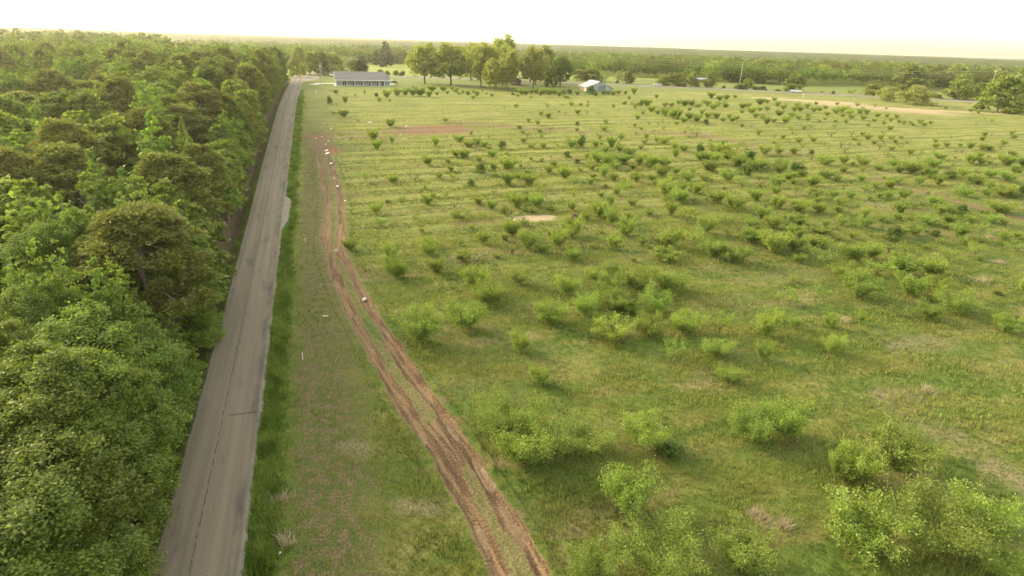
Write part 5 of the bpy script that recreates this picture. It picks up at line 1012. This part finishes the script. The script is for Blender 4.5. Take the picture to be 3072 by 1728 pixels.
for k, x, y, ty, lab in (('Y3', 672, 1222, 1162, 'white survey stake in the trampled strip beside the verge'), ('Y3', 697, 90, 52, 'pale survey stake at verge edge left of the far track'), ('Z1', 340, 1088, 1052, 'small white marker post in grass below the driveway'), ('Z3', 2190, 1025, 990, 'slim pale marker post beside the highway near the pickup'), ('Z1', 1650, 865, 825, 'pale marker post by the highway right of the shrub row')):
    p = PZ(k, x, y); f = proj(p)[2]; h = (y-ty)*PAN[k][2]*f/F*1.2; e = empty('marker_stake', tuple(p), .3); tag(e, lab, 'stake', 'pale marker stakes')
    wv = .035 if k == 'Y3' else .09
    m = MB(); m.cyl((0, 0, -.1), wv, h+.1, 'z', 8, wv*.8); m.build('stake', M_LIT, e); m = MB(); m.cyl((0, 0, h), wv*1.25, wv*2, 'z', 8, wv*.7); m.build('stake_cap', M_LIT, e)
# brush pile
def brush(k, x, y, wpx, hpx, label):
    p = PZ(k, x, y); f = proj(p)[2]; u = f/F*PAN[k][2]; R0 = wpx*u*.5; h = hpx*u*.8; rs = np.random.default_rng(3); paths = []
    for i in range(240):
        a = rs.uniform(0, 6.28); rr_ = R0*math.sqrt(rs.random())*.8; z = h*(1-(rr_/R0)**2)*rs.uniform(.1, 1); d = rs.normal(size=3); d[2] *= .5; d /= np.linalg.norm(d); c_ = np.array([rr_*math.cos(a), rr_*math.sin(a), z]); L = rs.uniform(.5, 1.3)
        paths.append((bend(c_-d*L*.5, c_+d*L*.5, 3, .05, rs), np.array([.045, .035, .02])))
    v, f_ = tubes(paths, 4); v[:, 2] = np.maximum(v[:, 2], -.05); o = link('brush_pile', mesh_np('brush_pile', v, f_), None, M_BRUSH); o.location = tuple(p); tag(o, label, 'brush pile')
brush('Z7', 715, 1028, 100, 80, 'brown heap of cut branches right of the pale sand patch')
brush('Z2', 1292, 1000, 80, 60, 'brown brush heap at the foot of the small oak')
# dead snag rising out of the wood
p = PZ('F2', 745, 60, 13); rs = np.random.default_rng(9); pa = [(bend((0, 0, -.3), (0, 0, 13), 8, .15, rs), np.linspace(.2, .03, 8))]
for i in range(12): z = rs.uniform(7, 12.5); a = rs.uniform(0, 6.28); L = rs.uniform(.8, 2.2); pa.append((bend((0, 0, z), (L*math.cos(a)*.7, L*math.sin(a)*.7, z+L), 4, .08, rs), np.linspace(.06, .012, 4)))
v, f_ = tubes(pa, 5); o = link('dead_tree', mesh_np('dead_tree', v, f_, True), None, simple('dead_wood', (.42, .36, .28), .9, .2)); o.location = (p[0], p[1], float(Z(p[0], p[1]))); tag(o, 'bare grey dead tree poking out of the middle of the wood', 'tree')
# ------------------------------------------------------------------ grass and weeds as real blades
def blades(name, x, y, z, h, spread, nb, col, seed, wid=.05, lean=.35, label='', mat=None):
    rs = np.random.default_rng(seed); n = len(x); N = n*nb
    X = np.repeat(x, nb)+rs.normal(size=N)*np.repeat(spread, nb); Y = np.repeat(y, nb)+rs.normal(size=N)*np.repeat(spread, nb); Zb = np.repeat(z, nb)
    Hh = np.repeat(h, nb)*rs.uniform(.5, 1.15, N); a = rs.uniform(0, 6.28, N); wv = np.repeat(wid, nb)*rs.uniform(.7, 1.3, N) if np.ndim(wid) else wid*rs.uniform(.7, 1.3, N)
    la = rs.uniform(0, 6.28, N); ll = Hh*lean*rs.uniform(.2, 1.4, N)
    b0 = np.c_[X-np.cos(a)*wv*.5, Y-np.sin(a)*wv*.5, Zb-.04]; b1 = np.c_[X+np.cos(a)*wv*.5, Y+np.sin(a)*wv*.5, Zb-.04]; tp = np.c_[X+np.cos(la)*ll, Y+np.sin(la)*ll, Zb+Hh]
    v = np.stack([b0, b1, tp], 1).reshape(-1, 3); me_ = mesh_np(name, v, np.arange(3*N).reshape(N, 3))
    c_ = np.repeat(col, nb, 0)*rs.uniform(.75, 1.25, (N, 1)); attr(me_, 'col', np.repeat(c_, 3, 0), 'FLOAT_COLOR'); me_.materials.append(mat or M_BLADE)
    return tag(link(name, me_), label, kind='stuff')
M_BLADE = attr_leaf_mat('grass_blade', .35)
rg = np.random.default_rng(44)
def scatter(n, d0, d1, az=46):
    d = d0+(d1-d0)*rg.random(n)**1.15; a = np.radians(rg.uniform(-az, az, n)); return d*np.sin(a), d*np.cos(a), d
def clear(x, y):
    r, s = RS(x, y); okb = near_track(x, y) > 2.1
    for k, a, c, wd, soft, m_, amt in CAPS:
        if amt < .65 or k[0] == 'Y': continue
        A = PZ(k, *a)[:2]; B = PZ(k, *c)[:2]-A; t = np.clip(((x-A[0])*B[0]+(y-A[1])*B[1])/(B@B+1e-6), 0, 1); okb &= np.hypot(x-A[0]-B[0]*t, y-A[1]-B[1]*t) > wd*.95
    return okb, r, s
# weeds of the field
x, y, d = scatter(260000, 26, 270); okm, r, s = clear(x, y)
yel = fbm(x/7+40, y/3.2, 61, 4); dr_ = fbm(x/9, y/4, 62, 4); gr = fbm(x/14, y/7, 63, 3)
t0 = rg.random(len(x)); kind = np.where(yel+.10*(t0-.5) > .53, 1, np.where(dr_ > .60, 2, 0))
keepm = okm & (rg.random(len(x)) < sst(265, 90, d)) & (r > 5.0+1.5*rg.random(len(x))) & ~((r < 12.5) & (t0 < .62))
x, y, d, kind, r, s = x[keepm], y[keepm], d[keepm], kind[keepm], r[keepm], s[keepm]; t1 = rg.random((len(x), 1))
pal = np.array([[.078, .122, .022], [.195, .215, .044], [.24, .20, .11]]); pal2 = np.array([[.130, .172, .034], [.285, .30, .078], [.34, .285, .165]])
kind = np.where((r < 12) & (fbm(x/3, y/3, 64) > .45), 2, kind); col = pal[kind]*(1-t1)+pal2[kind]*t1
kf = np.clip(d/55, .8, 2.6); h = np.where(kind == 1, .34, np.where(kind == 2, .22, .18))*rg.uniform(.6, 1.5, len(x))
blades('weeds', x, y, Z(x, y), h, .07*kf, 4, col, 71, np.clip(.045*kf, .04, .11), .35, 'yellow, green and straw weeds all over the near field')
x, y, d = scatter(100000, 26, 130); okm, r, s = clear(x, y)
m_ = okm & (r > 7.5) & (rg.random(len(x)) < sst(.46, .62, fbm(x/6, y/2.6, 81, 4))*sst(128, 70, d)) & ~((r < 14) & (rg.random(len(x)) < .6)); x, y, d = x[m_], y[m_], d[m_]; t1 = rg.random((len(x), 1))
blades('seed_stalks', x, y, Z(x, y), rg.uniform(.35, .62, len(x)), np.full(len(x), .05), 3, np.array([[.205, .235, .05]])*(1-t1)+np.array([[.33, .345, .10]])*t1, 75, np.clip(.05*d/55, .045, .1), .2, 'yellow seed stalks standing in patches over the near field')
# the lush verge
n = 26000; s = -18+250*rg.random(n)**1.5; r = 3.9+rg.normal(size=n)*.5*np.where(rg.random(n) < .2, 2.2, 1)+.15*np.sin(s/3)+.7*(fbm(s/4, s*0, 69)-.5); m_ = (r > 2.8) & (r < 7.0); s, r = s[m_], r[m_]; x, y = XY(r, s)
p721 = (s > sp_-12) & (s < sp_+6) & (r < 3.9); x, y, r, s = x[~p721], y[~p721], r[~p721], s[~p721]; t1 = np.clip(rg.random((len(x), 1))*.5+2.2*(fbm(s/1.8, r/1.0, 68)[:, None]-.42), 0, 1)
blades('verge_grass', x, y, Z(x, y), rg.uniform(.20, .52, len(x))*(.4+1.2*fbm(s/1.3, r/.9, 67))*np.clip(1.2-s/500, .6, 1.2), np.full(len(x), .14), 6, np.array([[.11, .165, .028]])*(1-t1)+np.array([[.245, .315, .07]])*t1, 72, .06, .5, 'lush bright green grass strip along the right road edge')
# thin growth on the left shoulder
n = 9000; s = -18+330*rg.random(n)**1.3; r = -3.05-np.abs(rg.normal(size=n))*.55; m_ = r > -5.2; s, r = s[m_], r[m_]; x, y = XY(r, s); t1 = rg.random((len(x), 1))
blades('shoulder_grass', x, y, Z(x, y), rg.uniform(.12, .35, len(x)), np.full(len(x), .12), 4, np.array([[.08, .10, .025]])*(1-t1)+np.array([[.14, .18, .035]])*t1, 73, .05, .5, 'thin grass on the left road shoulder')
# undergrowth on the bank under the edge of the wood
n = 2600; s = -18+350*rg.random(n)**1.2; r = -6.3-rg.random(n)*5; m_ = fbm(s/6, r/3, 66) > .5; s, r = s[m_], r[m_]; x, y = XY(r, s)
V, Cc = [], []; rs = np.random.default_rng(12); cl = np.c_[x, y, Z(x, y)+rs.uniform(.2, 1.2, len(x))]
idx = rs.integers(0, len(cl), 60000); dd_ = rs.normal(size=(60000, 3))*np.array([.6, .6, .45]); v, f_ = leaves(cl[idx]+dd_, .26, None, rs); me_ = mesh_np('undergrowth', v, f_)
t1 = rs.random((60000, 1)); attr(me_, 'col', np.repeat(np.array([[.035, .07, .010]])*(1-t1)+np.array([[.08, .13, .02]])*t1, 4, 0), 'FLOAT_COLOR'); me_.materials.append(M_BLADE); tag(link('undergrowth', me_), 'low leafy undergrowth on the bank left of the road', kind='stuff')
# straw clumps that stand out
STRAW = [('Y8', 270, 1010), ('Y8', 450, 1070), ('Y5', 850, 850), ('Y5', 2170, 470), ('Y6', 360, 880), ('Y6', 400, 1180), ('Y5', 2330, 290), ('Z8', 2240, 1200), ('Y8', 1530, 60)]
for i, (k, xx, yy_) in enumerate(STRAW):
    p = PZ(k, xx, yy_); rs = np.random.default_rng(i); n = 26; px_ = p[0]+rs.normal(size=n)*.35; py_ = p[1]+rs.normal(size=n)*.35; t1 = rs.random((n, 1))
    o = blades('straw_clump', px_, py_, Z(px_, py_), np.full(n, .75), np.full(n, .1), 6, np.array([[.38, .31, .20]])*(1-t1)+np.array([[.50, .42, .29]])*t1, 80+i, .05, .9)
    del o['kind']; tag(o, ['dry straw clump at bottom right beside dark grass', 'right of two straw clumps at bottom right', 'upright straw clump by small bushes at far right', 'straw clump in open grass near the right edge', 'arched straw clump on the lush verge edge', 'straw clump above the white litter at verge', 'upper straw clump near right edge beside bushes', 'faint straw clump at right of the field', 'straw clump on the upper right bare patch'][i], 'grass clump', 'pale straw clumps')
# ------------------------------------------------------------------ air
m = MB(); m.box(-9200, 9200, -320, 9600, -6, 62)
b = NB('haze_air'); v = b.n('VolumePrincipled'); v.inputs['Color'].default_value = (1, .945, .80, 1); v.inputs['Density'].default_value = 1.3e-4; v.inputs['Anisotropy'].default_value = .74
b.t.links.new(v.outputs[0], b.out.inputs['Volume'])
tag(m.build('haze', b.m), kind='stuff')
